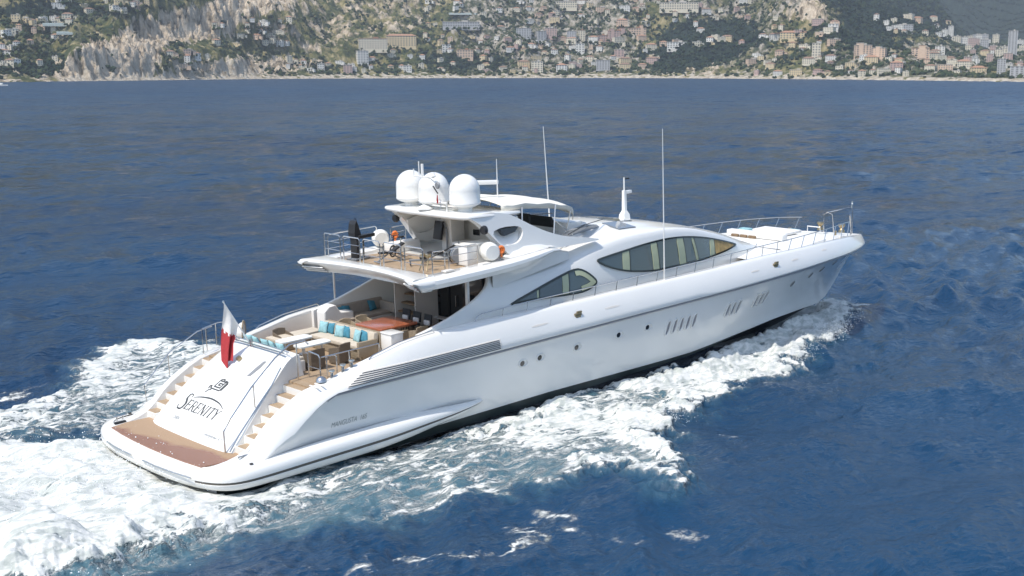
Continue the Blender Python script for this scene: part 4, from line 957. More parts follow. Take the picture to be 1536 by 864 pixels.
BW = [on_side(*p) for p in px_list([(205, 650), (215, 672), (300, 715), (430, 748), (560, 757), (700, 750), (800, 733), (1000, 688), (1150, 645), (1270, 602), (1380, 556), (1438, 515), (1430, 500), (1380, 485), (1250, 456), (1140, 441), (1040, 436), (950, 438), (830, 452), (700, 482), (570, 520), (450, 560), (320, 602), (222, 636)], 860, 280, 5.908)]
AW = [on_side(*p) for p in px_list([(75, 402), (215, 322), (345, 250), (395, 229), (430, 236), (470, 262), (497, 290), (490, 312), (440, 345), (370, 360), (220, 379), (100, 403)], 740, 330, 3.2)]
def subdiv(P, L_=.35):
    o = []
    for i in range(len(P)):
        a, b = P[i], P[(i + 1) % len(P)]; n = max(1, int(math.hypot(b[0] - a[0], b[1] - a[1]) / L_))
        for k in range(n): o.append((a[0] + (b[0] - a[0]) * k / n, a[1] + (b[1] - a[1]) * k / n))
    return o
def side_window(name, P, posts, side, interior=None):
    """P outline in (x, z) on the cabin side; posts: list of (x at bottom, x at top, width)"""
    pr = lambda p, t: (p[0], side * (sidey(p[0], p[1]) + t), p[1])
    P = smooth_loop(P, 1); out = subdiv(P); inn = shrink(out, .075)
    win = MB().prism([out, inn], pr, -.02, .07).build(name, M['wframe'], Y, smooth=30)
    zs = [p[1] for p in inn]; z0, z1 = min(zs), max(zs); cur = inn
    edges = [(-1e3, -1e3)] + [(a, b) for a, b, w_ in posts] + [(1e3, 1e3)]
    for i in range(len(edges) - 1):
        Q = inn
        for (a, b), sg in ((edges[i], -1), (edges[i + 1], 1)):
            if abs(a) < 500:
                k = (b - a) / (z1 - z0); Q = clip(Q, sg, -sg * k, sg * (a - k * z0))
        if len(Q) > 2:
            # cut into slabs so that the pane follows the curved side
            xs_ = [p[0] for p in Q]; x = min(xs_); mbp = MB()
            while x < max(xs_):
                Z = clip(clip(Q, 1, 0, x + .25), -1, 0, -x)
                if len(Z) > 2: mbp.prism([Z], pr, -.015, .045)
                x += .25
            mbp.build('pane', M['glass'] if not (interior and i in interior) else M['inside'], win, smooth=30)
    for a, b, w_ in posts:
        k = (b - a) / (z1 - z0); Q = clip(clip(inn, 1, -k, a - k * z0 + w_), -1, k, -(a - k * z0))
        if len(Q) > 2:
            mbp = MB(); zz = z0
            while zz < z1:
                Z = clip(clip(Q, 0, 1, zz + .4), 0, -1, -zz)
                if len(Z) > 2: mbp.prism([Z], pr, .03, .056)
                zz += .4
            mbp.build('window_post', M['mull'], win, smooth=0)
        Q = clip(clip(inn, 1, -k, a - k * z0 + w_ + .07), -1, k, -(a - k * z0 + w_))
        if len(Q) > 2: MB().prism([Q], pr, .03, .062).build('window_bar', M['wframe'], win, smooth=0)
    # pale inner lining seen along the top and forward edges
    lin = shrink(inn, .13)
    return win
def postx(pt, pb, w_): (xt, zt), (xb, zb) = on_side(*pt), on_side(*pb); return xb, xt, w_, zb, zt
def post(P, pt, pb, w_):
    (xt, zt), (xb, zb) = on_side(*pt), on_side(*pb); k = (xt - xb) / (zt - zb); zs = [p[1] for p in shrink(subdiv(smooth_loop(P, 1)), .075)]
    return (xb + k * (min(zs) - zb), xb + k * (max(zs) - zb), w_)
f6 = lambda a, b: (860 + a / 5.908, 280 + b / 5.908)
bp = [post(BW, f6(425, 570), f6(435, 745), .47), post(BW, f6(675, 490), f6(708, 748), .42), post(BW, f6(905, 455), f6(940, 695), .52), post(BW, f6(1035, 445), f6(1088, 650), .16), post(BW, f6(1200, 460), f6(1210, 615), .42)]
ap = [post(AW, (740 + 205 / 3.2, 330 + 330 / 3.2), (740 + 207 / 3.2, 330 + 378 / 3.2), .10), post(AW, (740 + 325 / 3.2, 330 + 262 / 3.2), (740 + 330 / 3.2, 330 + 362 / 3.2), .38)]
for s_ in (-1, 1):
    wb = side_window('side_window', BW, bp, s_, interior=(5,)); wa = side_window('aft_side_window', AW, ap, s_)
    # pale window linings along the inner edge of the forward end
    pr = lambda p, t, s_=s_: (p[0], s_ * (sidey(p[0], p[1]) + t), p[1])
    la = shrink(subdiv(smooth_loop(AW, 1)), .085); lb = shrink(la, .22); Q = clip(la, -1, 0, -(AW[3][0] - .1))
    xm = AW[3][0] - .2
    mbp = MB()
    n = len(la)
    for i in range(n):
        j = (i + 1) % n
        if la[i][0] > xm and la[j][0] > xm:
            a, b, c, d = la[i], la[j], lb[j], lb[i]
            mbp.face([mbp.v(pr(p, .058)) for p in (a, b, c, d)])
    mbp.build('window_lining', M['mull'], wa, smooth=0)

# roof hatches and forward mast
for k, (x, y, dx, dy) in enumerate(((25.1, -2.0, .55, .5), (26.1, -.95, .55, .42), (26.1, .2, .5, .4), (26.1, 1.4, .5, .4))):
    pts = [(x - dx, y - dy), (x + dx + .1, y - dy), (x + dx, y + dy), (x - dx - .1, y + dy)]
    def roofz(x, y):
        q = super_section(x); ay = abs(y)
        for i in range(len(q) - 1):
            if q[i + 1][0] <= ay <= q[i][0]: t = (q[i][0] - ay) / (q[i][0] - q[i + 1][0] + 1e-9); return q[i][1] + (q[i + 1][1] - q[i][1]) * t
        return q[-1][1]
    zc = [roofz(px_, py_) for px_, py_ in pts]
    mb = MB(); A = [mb.v((p[0], p[1], z_ - .05)) for p, z_ in zip(pts, zc)]; B = [mb.v((p[0], p[1], z_ + .05)) for p, z_ in zip(pts, zc)]
    mb.face(B); [mb.face([A[i], A[(i + 1) % 4], B[(i + 1) % 4], B[i]]) for i in range(4)]
    mb.build('roof_hatch', M['screen'], Y, smooth=0)
mast = MB(); mast.loft([[(27.75 + a * k, b * k2, z) for a, b in ((-1, -1), (1, -1), (1, 1), (-1, 1))] for z, k, k2 in ((6.2, .24, .2), (6.62, .21, .17), (6.78, .12, .11), (6.84, .09, .09), (7.85, .08, .08))], closed=True, cap=True)
mast.tube([(27.75, 0, 7.8), (27.75, 0, 8.5)], .04); mast.build('forward_mast', M['gel'], Y)
MB().box((28.05, 0, 7.75), (.4, .18, .16), bev=.04).build('mast_camera', M['gel2'], Y)
MB().box((27.95, 0, 8.42), (.3, .10, .06)).build('mast_light', M['dark'], Y)
MB().box((27.95, 0, 7.25), (.28, .12, .05)).build('mast_bracket', M['grey'], Y)
def whip(p, q, lab):
    MB().tube([p, tuple(Vector(p) + (Vector(q) - Vector(p)) * .35), q], [.04, .028, .014], n=6).build('whip_antenna', M['gel2'], Y, label=None)
whip((26.1, -3.98, 3.98), (26.05, -3.95, 11.2), ''); whip((24.3, 1.9, 6.5), (24.1, 2.0, 11.25), ''); whip((18.4, -.75, 8.2), (18.4, -.75, 10.3), '')

# --------------------------------------------------------- aft bulkhead and side wings
WF = S((10.9, 4.10), (12, 4.2), (15.5, 4.16), (17.5, 3.98), (19, 3.6), (20.3, 3.2))
ZFT = S((10.9, 6.28), (13, 6.32), (16.5, 6.40), (18.2, 6.46), (19.3, 6.42), (20.3, 6.10))
ZFB = S((10.9, 5.86), (11.5, 5.78), (14, 5.82), (16.4, 5.92), (18, 6.05), (19.2, 6.25), (20.3, 6.05))
WT2 = S((11.1, 4.02), (11.9, 4.18), (12.7, 4.38), (13.5, 4.62), (14.3, 4.90), (15.0, 5.20), (15.4, 5.48), (15.62, 5.9), (16.8, 5.9))
for s_ in (1, -1):
    mb = MB(); wx = [11.1, 11.5, 11.9, 12.3, 12.7, 13.1, 13.5, 13.9, 14.3, 14.7, 15.0, 15.2, 15.35, 15.5, 15.62, 16.0, 16.5]
    yo = lambda x, z: s_ * (sidey(max(16.0, x), z) * min(1, max(0, (x - 13) / 3)) + 3.74 * (1 - min(1, max(0, (x - 13) / 3))) + .004)
    rr_ = []
    for x in wx:
        zt = WT2(x); zs_ = [3.0 + (zt - 3.0) * k / 9 for k in range(10)]
        rr_.append([(x, yo(x, z), z) for z in zs_] + [(x, yo(x, zt) - s_ * .04, zt + .03), (x, yo(x, zt) - s_ * .14, zt + .03)] + [(x, yo(x, z) - s_ * .18, z) for z in reversed(zs_)])
    mb.loft(rr_, closed=True, cap=True); mb.build('side_wing', M['gel'], Y, smooth=40)
    # hollow flare from the cabin side out to the edge of the upper deck
    mb = MB(); rr_ = []
    for x in [15.55, 15.8, 16.2, 17, 17.8, 18.5, 19.1, 19.6, 20.0, 20.3]:
        zl = 5.05 + (x - 15.1) * .135; b = (WF(x) - .30, ZFB(x) + .03); a = (sidey(max(x, 16), min(zl, Z1(max(x, 16)))) + .01, zl); b = (max(b[0], a[0] + .02), max(b[1], a[1] + .05)); g_ = min(1, max(.03, (x - 15.5) / 2.2)); g_ = g_ * g_ * (3 - 2 * g_); b = (a[0] + (b[0] - a[0]) * g_, b[1]); row = []
        for k in range(9): t = k / 8; row.append((x, s_ * (a[0] + (b[0] - a[0]) * t ** 1.6), a[1] + (b[1] - a[1]) * (1 - (1 - t) ** 1.25)))
        rr_.append(row)
    mb.loft(rr_); mb.build('overhang_flare', M['gel'], Y, smooth=60)
blk = MB(); blk.box((15.98, 2.1, 4.45), (.16, 2.2, 3.0)); blk.box((15.98, 0, 5.75), (.16, 6.2, .3)); blk.build('aft_bulkhead', M['cream'], Y, smooth=0)
gd = MB(); gd.box((15.97, -1.12, 4.3), (.06, 4.1, 2.7)); gd = gd.build('saloon_doors', M['glassd'], Y, smooth=0)
for yy in (-3.1, -2.3, -1.2, 0.0, .92): MB().box((15.92, yy, 4.3), (.09, .09, 2.7)).build('door_post', M['dark'] if yy > -3 else M['gel2'], gd, smooth=0)
MB().box((14.35, -3.1, 4.35), (.13, .13, 2.75)).build('awning_post', M['gel2'], Y, smooth=0)
MB().box((15.88, -.55, 4.2), (.05, .05, .5), bev=.01).build('door_handle', M['steel'], gd, smooth=0)
# steps up to the flybridge
st = MB(); st.box((15.2, 2.02, 4.4), (1.5, .06, 2.8)); st.box((15.2, .70, 4.1), (1.3, .05, 2.2)); fl = st.build('flybridge_stairs', M['cream'], Y, smooth=0)
for i in range(7): MB().box((14.55 + i * .20, 1.36, 3.25 + i * .37), (.34, 1.25, .07), bev=.01).build('stair_tread', M['brown'], fl, smooth=0)

# --------------------------------------------------------- flybridge
mb = MB(); rings = []
for x in [11.75, 11.8, 12, 12.5, 13, 14, 15, 16, 17, 17.8, 18.5, 19.1, 19.6, 20.0, 20.4]:
    wf, zt, zb = WF(x), ZFT(x), ZFB(x); f = (zt - zb)
    ins = 0.0
    q = [(0, zb + .02), (wf - .75, zb + .02), (wf - .28 - ins, zb), (wf - .10 - ins, zb + .12 * f), (wf - ins, zb + .5 * f), (wf - .03 - ins, zb + .78 * f), (wf - .16 - ins, zt - .02), (wf - .30 - ins, zt), (wf - .85, zt + .0), (wf - .92, zt - .05), (wf - .94, zt - .2), (0, zt - .2)]
    sh = .0
    rings.append([(x, a, z) for a, z in q] + [(x, -a, z) for a, z in reversed(q[1:-1])])
mb.loft(rings, closed=True, cap=True); fly = mb.build('flybridge', M['gel'], Y, smooth=38, merge=.002)
# aft fascia: the deck edge is slightly hollow in plan and slopes down and forward beneath
EX = lambda y: 11.42 - .72 * min(1, abs(y) / 4.1) ** 2.2
mb = MB(); rings = []
for i in range(41):
    yy = (-1 + i / 20) * 3.93; e_ = EX(yy); c_ = min(1, abs(yy) / 4.1); zb_ = 5.74
    rings.append([(e_ + 1.0, yy, zb_), (e_ + .55, yy * .99, zb_ + .005), (e_ + .50, yy * .99, zb_ + .02), (e_ + .06, yy, 6.14), (e_ + .015, yy, 6.20), (e_ + .0, yy, 6.25), (e_ + .03, yy, 6.30), (e_ + .10, yy, 6.325), (e_ + .2, yy, 6.33), (12.0, yy * .95, 6.33), (12.04, yy * .95, 6.32), (12.05, yy * .95, 6.18)])
mb.loft(rings); mb.face([mb.v(p) for p in rings[0]]); mb.face([mb.v(p) for p in rings[-1]][::-1]); mb.build('aft_fascia', M['gel'], Y, smooth=32)
for s_ in (1, -1):      # air grilles in the aft corners of the overhang, on the sloping underside
    def fas(y, t, o=.035): e_ = EX(y); return (e_ + .06 + .44 * t - o, s_ * y, 6.14 - .38 * t - o)
    gr = MB(); n_ = 8; gr.loft([[fas(2.75 + 1.2 * k / n_ + (.25 * (1 - t)), t) for k in range(n_ + 1)] for t in (.05, .98)]); g_ = gr.build('air_grille', M['glassd'], Y, smooth=0)
    for k in (1, 2, 3): MB().tube([fas(2.82 + 1.08 * q / n_, -.02 + .24 * k, .05) for q in range(n_ + 1)], .03, n=4).build('grille_bar', M['gel2'], g_, smooth=0)
for s_ in (1, -1):
    def tipring(x):
        zt = ZFT(x) - .03 * max(0, (11.1 - x)); zb = 6.14 - .38 * min(1, max(0, (x - 10.76) / .44)) if x < 11.2 else 5.76 + (ZFB(11.8) - 5.76) * (x - 11.2) / .6; f = zt - zb; k = WF(x) - .05 * max(0, (10.95 - x)) / .2
        return [(x, s_ * (k - .30), zb + .01), (x, s_ * (k - .28), zb), (x, s_ * (k - .10), zb + .12 * f), (x, s_ * k, zb + .5 * f), (x, s_ * (k - .03), zb + .78 * f), (x, s_ * (k - .16), zt), (x, s_ * (k - .6), zt + .022)]
    mb = MB(); rr_ = [tipring(x) for x in (10.74, 10.8, 10.95, 11.1, 11.2, 11.5, 11.8)]; mb.loft(rr_); mb.face([mb.v(p) for p in rr_[0]]); mb.build('wing_tip', M['gel'], Y, smooth=50)
deck('flybridge_deck', [(12.0, -3.25), (12.0, 3.25), (19.5, 2.8), (19.5, -2.8)], 6.17, M['teak'])
MB().tube([(12.6, 4.02, 4.0), (12.6, 4.02, 5.9)], .05, n=8).build('support_pole', M['steel'], Y)
for xx in (12.9, 14.9): MB().box((xx, -3.62, 6.38), (.5, .3, .08), bev=.03).build('deck_locker_lid', M['cream'], Y)

# arch legs sweeping forward into the coaming, both sides, with a scooped air intake
fin = [(14.7, 8.28), (15.1, 8.08), (15.45, 7.82), (15.9, 7.35), (16.35, 6.85), (16.75, 6.38), (18.5, 6.38), (21.3, 6.35), (22.6, 6.36), (21.6, 6.56), (20.6, 6.72), (19.9, 6.88), (19.1, 7.16), (18.35, 7.50), (17.7, 7.85), (17.1, 8.14), (16.5, 8.28), (15.6, 8.32)]
hole = [(15.9, 7.52), (16.6, 7.66), (17.5, 7.60), (17.75, 7.42), (17.6, 7.05), (17.25, 6.86), (16.55, 6.84), (16.25, 7.05)]
finy = lambda z: 3.28 - .22 * (z - 6.3)
def fin_pt(p, t, s_=1): return (p[0], s_ * (finy(p[1]) + t), p[1])
def cut_fin(P): return P
for s_ in (1, -1):
    mb = MB(); o1 = subdiv(smooth_loop(fin, 1), .4); h1 = smooth_loop(hole, 1)
    mb.prism([o1, h1], lambda p, t, s_=s_: fin_pt(p, t, s_), -.38, .0); ob = mb.build('arch_leg', M['gel'], Y, smooth=50)
    bv = ob.modifiers.new('bevel', 'BEVEL'); bv.width = .05; bv.segments = 3; bv.limit_method = 'ANGLE'; bv.angle_limit = R(50)
    MB().prism([shrink(hole, -.15)], lambda p, t, s_=s_: fin_pt(p, t - .12 - .35 * max(0, p[1] - 6.8), s_), -.10, .0).build('intake_scoop', M['gel'], Y, smooth=30)
    MB().prism([[(16.45, 7.58), (17.55, 7.56), (17.3, 7.36), (16.65, 7.26)]], lambda p, t, s_=s_: fin_pt(p, t, s_), -.30, -.05).build('intake_opening', M['glassd'], Y, smooth=0)
    # soft flare where the leg meets the flybridge side
    mb = MB(); mb.loft([[(x, s_ * (finy(6.9) - .02), ZFT(min(x, 19)) + h), (x, s_ * (finy(6.4) + .05), ZFT(min(x, 19)) + h * .35), (x, s_ * min(WF(x) - .3, finy(6.3) + .35), ZFT(x) + .012)] for x, h in ((16.4, .02), (16.9, .22), (17.6, .34), (18.4, .30), (19.0, .18), (19.4, .06))]); mb.build('coaming_flare', M['gel'], Y, smooth=60)
    MB().lathe([(.16, -.1), (.2, 0), (.19, .06), (.12, .09)], (15.5, s_ * 3.0, 7.66), 16, axis='X').build('speaker', M['dark'], Y)
# hardtop
HT = [(14.45, 1.2), (14.5, 2.0), (14.6, 2.7), (14.9, 2.92), (16.5, 2.88), (17.6, 2.6), (18.6, 2.2), (18.9, 1.2), (18.95, 0)]
out = [(14.45, 0)] + HT; full = [(x, y) for x, y in out] + [(x, -y) for x, y in reversed(out[1:-1])]
full = smooth_loop(full, 2)
mb = MB(); zf = lambda x: 8.34 - .012 * (x - 14) ** 2
mb.loft([[(p[0] + (16 - p[0]) * k, p[1] * (1 - k), zf(p[0]) + dz) for p in full] for k, dz in ((.35, -.20), (.10, -.22), (.02, -.17), (0, -.10), (.008, -.03), (.03, 0), (.3, .05), (.7, .07))], closed=True, cap=True)
mb.build('hardtop', M['gel'], Y, smooth=50)
for (x, y) in ((15.35, 1.62), (15.3, -.02), (15.55, -1.78)):
    mb = MB(); mb.lathe([(.32, 8.34), (.30, 8.50), (.46, 8.58), (.66, 8.68), (.68, 8.72), (.68, 8.76), (.665, 8.78), (.665, 9.28)] + [(.665 * math.cos(t), 9.28 + .68 * math.sin(t)) for t in [k * math.pi / 2 / 9 for k in range(1, 9)]] + [(.02, 9.96)], (x, y, 0), 40)
    mb.build('radome', M['gel'], Y, smooth=40)
YM = -.75
mm = MB(); mm.tube([(14.85, .75, 8.3), (14.85, .75, 10.35)], .06, n=8); mm.tube([(14.85, .75, 9.8), (14.85, -.0, 9.8)], .03); mm.tube([(14.85, 1.45, 9.8), (14.85, .75, 9.8)], .03); mm.tube([(14.85, 1.35, 9.8), (14.85, 1.35, 10.1)], .03); mm.tube([(14.85, .75, 8.75), (14.85, -.8, 8.75), (14.85, -.8, 8.3)], .055); mm.tube([(14.85, .75, 8.6), (14.85, -.7, 8.6)], .03); mm.tube([(14.85, .98, 9.8), (14.85, .98, 10.45)], .025)
mo = mm.build('light_mast', M['gel2'], Y); mo.location = (0, YM + .15, 0)
MB().lathe([(.09, 0), (.11, .05), (.05, .12), (.04, .2)], (14.85, YM + .15, 9.82), 10).build('anchor_light', M['gel2'], Y)
MB().lathe([(.12, -.05), (.16, .0), (.12, .05)], (14.75, YM - .2, 9.50), 12, axis='X').build('searchlight', M['grey'], Y)
MB().tube([(14.75, YM + .1, 9.45), (14.75, YM - .2, 9.15)], .03).build('horn', M['dark'], Y)
MB().lathe([(.10, 8.36), (.34, 8.40), (.34, 8.47), (.2, 8.55), (.05, 8.62), (.03, 8.9)], (14.75, -.05, 0), 20).build('gps_dome', M['gel2'], Y)
MB().box((17.75, 0, 9.25), (2.1, .14, .2), bev=.05, rz=-.75).build('radar_scanner', M['gel'], Y); MB().lathe([(.16, 8.3), (.12, 9.0), (.2, 9.05), (.2, 9.2)], (17.3, 0, 0), 12).build('radar_pedestal', M['gel'], Y)
fg = MB(); fg.loft([[(14.70 - .03 * k, -1.0 - .02 * k + .05 * math.sin(k * 2 + z * 9), 9.1 - z) for z in (0, .12, .24, .36)] for k in range(4)]); tag(fg.build('courtesy_flag', M['maroon'], None), 'small red flag hanging from the light mast before the middle white dome', 'flag').matrix_world = TB

# folding sunshade over the helm
mb = MB(); rings = []
for i in range(13):
    t = i / 12; x = 17.3 + 4.6 * t; zc = 8.60 - .02 * t - .50 * t * t - .0 * t; sag = .035 * math.cos(t * math.pi * 6); hw = 2.15 - .15 * t
    if i == 12: zc -= .10
    row = []
    for k in range(15):
        a = -1 + k / 7; drop = .20 * abs(a) ** 2.6; row.append((x, a * hw, zc + sag - drop))
    row = [(x, -hw - .01, zc - .42)] + row + [(x, hw + .01, zc - .42)]; rings.append(row)
rings.append([(p[0] + .12, p[1] * .98, p[2] - .16) for p in rings[-1]]); rings.append([(p[0] + .0, p[1] * .97, p[2] - .20) for p in rings[-1]])
mb.loft(rings); o = mb.build('sunshade', M['canvas'], Y, smooth=60); sm = o.modifiers.new('s', 'SOLIDIFY'); sm.thickness = .02
for s_ in (1, -1):
    MB().tube([(20.2, s_ * 2.45, 6.7), (20.7, s_ * 2.1, 8.1)], .03).build('sunshade_strut', M['steel'], Y); MB().tube([(21.2, s_ * 2.2, 6.5), (21.8, s_ * 2.0, 7.75)], .03).build('sunshade_strut', M['steel'], Y)
    MB().tube([(18.2, s_ * 2.5, 7.3), (18.6, s_ * 2.1, 8.2)], .03).build('sunshade_strut', M['steel'], Y); MB().tube([(20.45, s_ * 2.3, 7.4), (21.6, s_ * 2.3, 6.6)], .02).build('sunshade_strut', M['steel'], Y)
# wind screen and helm
for s_ in (1, -1):
    mb = MB(); mb.prism([[(20.6, 6.55), (24.0, 6.62), (23.6, 6.80), (22.2, 7.02), (20.9, 6.85)]], lambda p, t, s_=s_: (p[0], s_ * (2.45 - .35 * max(0, p[0] - 22) + t), p[1]), 0, .03); mb.build('side_screen', M['screen'], Y, smooth=0)
    MB().tube([(21.1, s_ * 2.5, 6.7), (22.4, s_ * 2.35, 6.98), (24.3, s_ * 1.7, 6.95)], .02).build('screen_rail', M['dark'], Y)
mb = MB(); mb.loft([[(23.0 + dx, yy, 6.6), (23.5 + dx, yy, 6.85)] for yy, dx in ((-2.1, -.6), (-1.2, .1), (0, .35), (1.2, .1), (2.1, -.6))]); mb.build('windscreen', M['screen'], Y)
MB().box((22.3, 0, 6.75), (1.0, 3.6, .7), bev=.12).build('helm_console', M['gel'], Y)
hc = MB(); hc.box((21.7, .2, 7.05), (.16, 2.3, .55), bev=.06, rot=Matrix.Rotation(R(-28), 3, 'Y')); hc.build('instrument_panel', M['blackf'], Y)

# railings
def railing(pts, posts, r=.028, name='handrail', m_='steel'):
    MB().tube(pts, r, n=6).build(name, M[m_], Y)
    for a, b in posts: MB().tube([a, b], r * .9, n=5).build('rail_post', M[m_], Y)
capy = lambda x: BK(x) - 1.12 * INS(x)
RH = S((14, .26), (18, .40), (26, .46), (36, .56), (46, .85))
for s_ in (-1, 1):
    x1 = 46.0; xs_ = [14.4 + i * (x1 - 14.4) / 40 for i in range(41)]
    pts = [(x, s_ * (capy(x) - .0), CAPZ(x) + RH(x)) for x in xs_]; pts = [(14.0, s_ * capy(14), CAPZ(14) + .02), (14.1, s_ * capy(14.1), CAPZ(14) + .18)] + pts
    posts = []
    for i in range(22):
        x = 15.6 + i * 1.44; b = x - .22 * RH(x) - (.2 if x > 37 else 0); posts.append(((b, s_ * capy(b), CAPZ(b)), (x, s_ * capy(x), CAPZ(x) + RH(x))))
    railing(pts, posts, r=.024)
    # raised aft cap rail
    railing([(8.4, s_ * (capy(8.4) + .1), CAPZ(8.4) + .02), (8.6, s_ * (capy(8.6) + .1), CAPZ(8.6) + .1), (9.8, s_ * (capy(9.8) + .1), CAPZ(9.8) + .11), (11.6, s_ * (capy(11.6) + .1), CAPZ(11.6) + .11), (11.7, s_ * (capy(11.7) + .1), CAPZ(11.7) + .02)], [], r=.022)
# pulpit
for s_ in (-1, 1):
    MB().tube([(47.3, s_ * .95, CAPZ(47.3)), (47.3, s_ * .95, 4.2), (47.45, s_ * .8, 4.36), (47.7, s_ * .62, 4.2), (47.9, s_ * .62, CAPZ(48))], .035).build('pulpit_hoop', M['steel'], Y)
MB().tube([(47.5, .8, 4.35), (48.6, .1, 4.55), (49.0, 0, 4.5), (49.0, 0, 2.9)], .03).build('pulpit_rail', M['steel'], Y)
MB().tube([(48.9, 0, 4.5), (48.95, 0, 4.95)], [.035, .025]).build('jackstaff', M['steel'], Y); MB().lathe([(.03, 4.72), (.05, 4.78), (.03, 4.84)], (48.94, 0, 0), 8).build('steaming_light', M['gel2'], Y)
for s_ in (-1, 1): MB().lathe([(.2, 3.35), (.17, 3.5), (.1, 3.6), (.22, 3.78), (.2, 3.85)], (46.6, s_ * .75, 0), 12).build('windlass', M['shine'], Y)
MB().tube([(45.6, 1.0, 3.4), (45.6, 1.0, 3.7), (45.6, .1, 3.7), (45.6, .1, 3.4)], .035).build('anchor_guard', M['gel2'], Y)
# foredeck lounge: a boxed sun pad and sofa well
mb = MB(); mb.loft([[(x, -a, z) for a, z in ((HB(x) - .25, 3.3), (HB(x) - .32, z0 - .1), (HB(x) - .6, z0))] + [(x, a, z) for a, z in ((HB(x) - .6, z0), (HB(x) - .32, z0 - .1), (HB(x) - .25, 3.3))] for x, z0 in ((37.2, 3.82), (39.6, 3.78), (42.6, 3.72))])
mb.build('lounge_base', M['gel2'], Y, smooth=45)
MB().box((39.75, .55, 3.98), (.5, 3.9, .34), bev=.06).build('lounge_backrest', M['gel2'], Y)
for yy in (1.85, 1.25, .65): MB().box((39.48, yy, 3.86), (.20, .50, .16), bev=.04).build('headrest', M['brown'], Y)
MB().box((41.6, .9, 3.86), (2.6, 2.6, .16), bev=.05).build('sun_pad', M['whitec'], Y)
for k, (x, y, c) in enumerate(((40.8, 2.1, 'aqua'), (43.9, .9, 'aqua'))): tag(MB().box((x, y, 4.02 if k == 0 else 3.66), (.5, .7, .14), bev=.06).build('cushion', M[c], None), ('pale aqua cushion on the white foredeck lounge behind the brown headrests', 'flat aqua cushion on the bow deck between the lounge and the windlass')[k], 'cushion').matrix_world = TB
for x, y in ((44.6, 1.6), (45.2, -1.2)): MB().lathe([(.08, 3.4), (.07, 3.6), (.12, 3.66)], (x, y, 0), 10).build('bollard', M['shine'], Y)

# handrails at the stern
railing([(2.65, -2.75, 1.05), (2.65, -2.75, 1.85), (3.0, -2.72, 2.25), (4.0, -2.6, 3.18), (5.2, -2.45, 4.05), (5.9, -2.4, 4.42), (6.6, -2.4, 4.45), (6.7, -2.5, 4.30)], [((4.1, -2.62, 2.4), (4.1, -2.6, 3.25)), ((6.2, -2.42, 3.0), (6.2, -2.42, 4.45))], r=.032)
railing([(2.7, -2.98, 1.1), (3.2, -2.9, 1.62), (4.2, -2.66, 2.45), (5.0, -2.45, 3.05), (5.5, -2.35, 3.6)], [], r=.028)
railing([(3.1, 4.02, 1.55), (3.05, 4.02, 2.25), (4.3, 4.02, 3.4), (5.6, 4.02, 4.02), (6.3, 4.02, 4.12)], [((4.2, 4.02, 2.4), (4.2, 4.02, 3.3)), ((6.0, 4.02, 3.1), (6.0, 4.02, 4.08))], r=.024)
railing([(5.7, 3.8, 3.1), (5.7, 3.8, 4.15), (6.5, 3.9, 4.25), (7.3, 4.0, 4.2)], [((6.4, 3.9, 3.3), (6.4, 3.9, 4.24))], r=.022)
for x in (6.65,): # boarding gate
    MB().tube([(6.65, -2.5, 3.05), (6.65, -2.5, 3.95), (6.65, -2.6, 4.05), (6.65, -3.2, 4.0), (6.65, -3.28, 3.9), (6.65, -3.28, 3.05)], .03).build('gate_frame', M['steel'], Y)
    MB().tube([(6.95, -3.3, 3.05), (6.95, -3.3, 3.85), (7.0, -3.36, 3.93), (7.25, -3.40, 3.93), (7.32, -3.42, 3.85), (7.32, -3.42, 3.05)], .026).build('gate_frame', M['steel'], Y)
    MB().tube([(6.65, -2.55, 3.45), (6.65, -3.25, 3.45)], .02).build('gate_bar', M['steel'], Y)
railing([(6.7, -3.3, 3.92), (7.4, -3.42, 3.96), (9.3, -3.5, 4.0), (9.4, -3.5, 3.7)], [((7.9, -3.45, 3.02), (7.9, -3.45, 3.97)), ((9.3, -3.5, 3.2), (9.3, -3.5, 4.0))], r=.026)
railing([(6.05, 2.0, 4.05), (6.02, 0, 4.1), (6.05, -2.1, 4.05)], [((6.1, -1.9, 3.9), (6.1, -1.9, 4.06))], r=.022)
for x, y in ((6.75, -3.88), (7.25, -3.9), (7.65, -3.92)):
    MB().lathe([(.12, 3.2), (.07, 3.26), (.06, 3.5), (.13, 3.56), (.12, 3.6)], (x, y, CAPZ(x) - 3.30), 12).build('bollard', M['steel'], Y)
MB().lathe([(.22, 3.16), (.18, 3.28), (.1, 3.34), (.02, 3.36)], (6.3, -3.82, 0), 16).build('capstan', M['steel'], Y)
for k in (0, 1): MB().box((5.85 + .22 * k, -4.0 - .02 * k, CAPZ(5.85 + .22 * k) + .025), (.06, .62, .02), rot=Matrix.Rotation(R(-25), 3, 'Y')).build('tread_strip', M['cream'], Y, smooth=0)

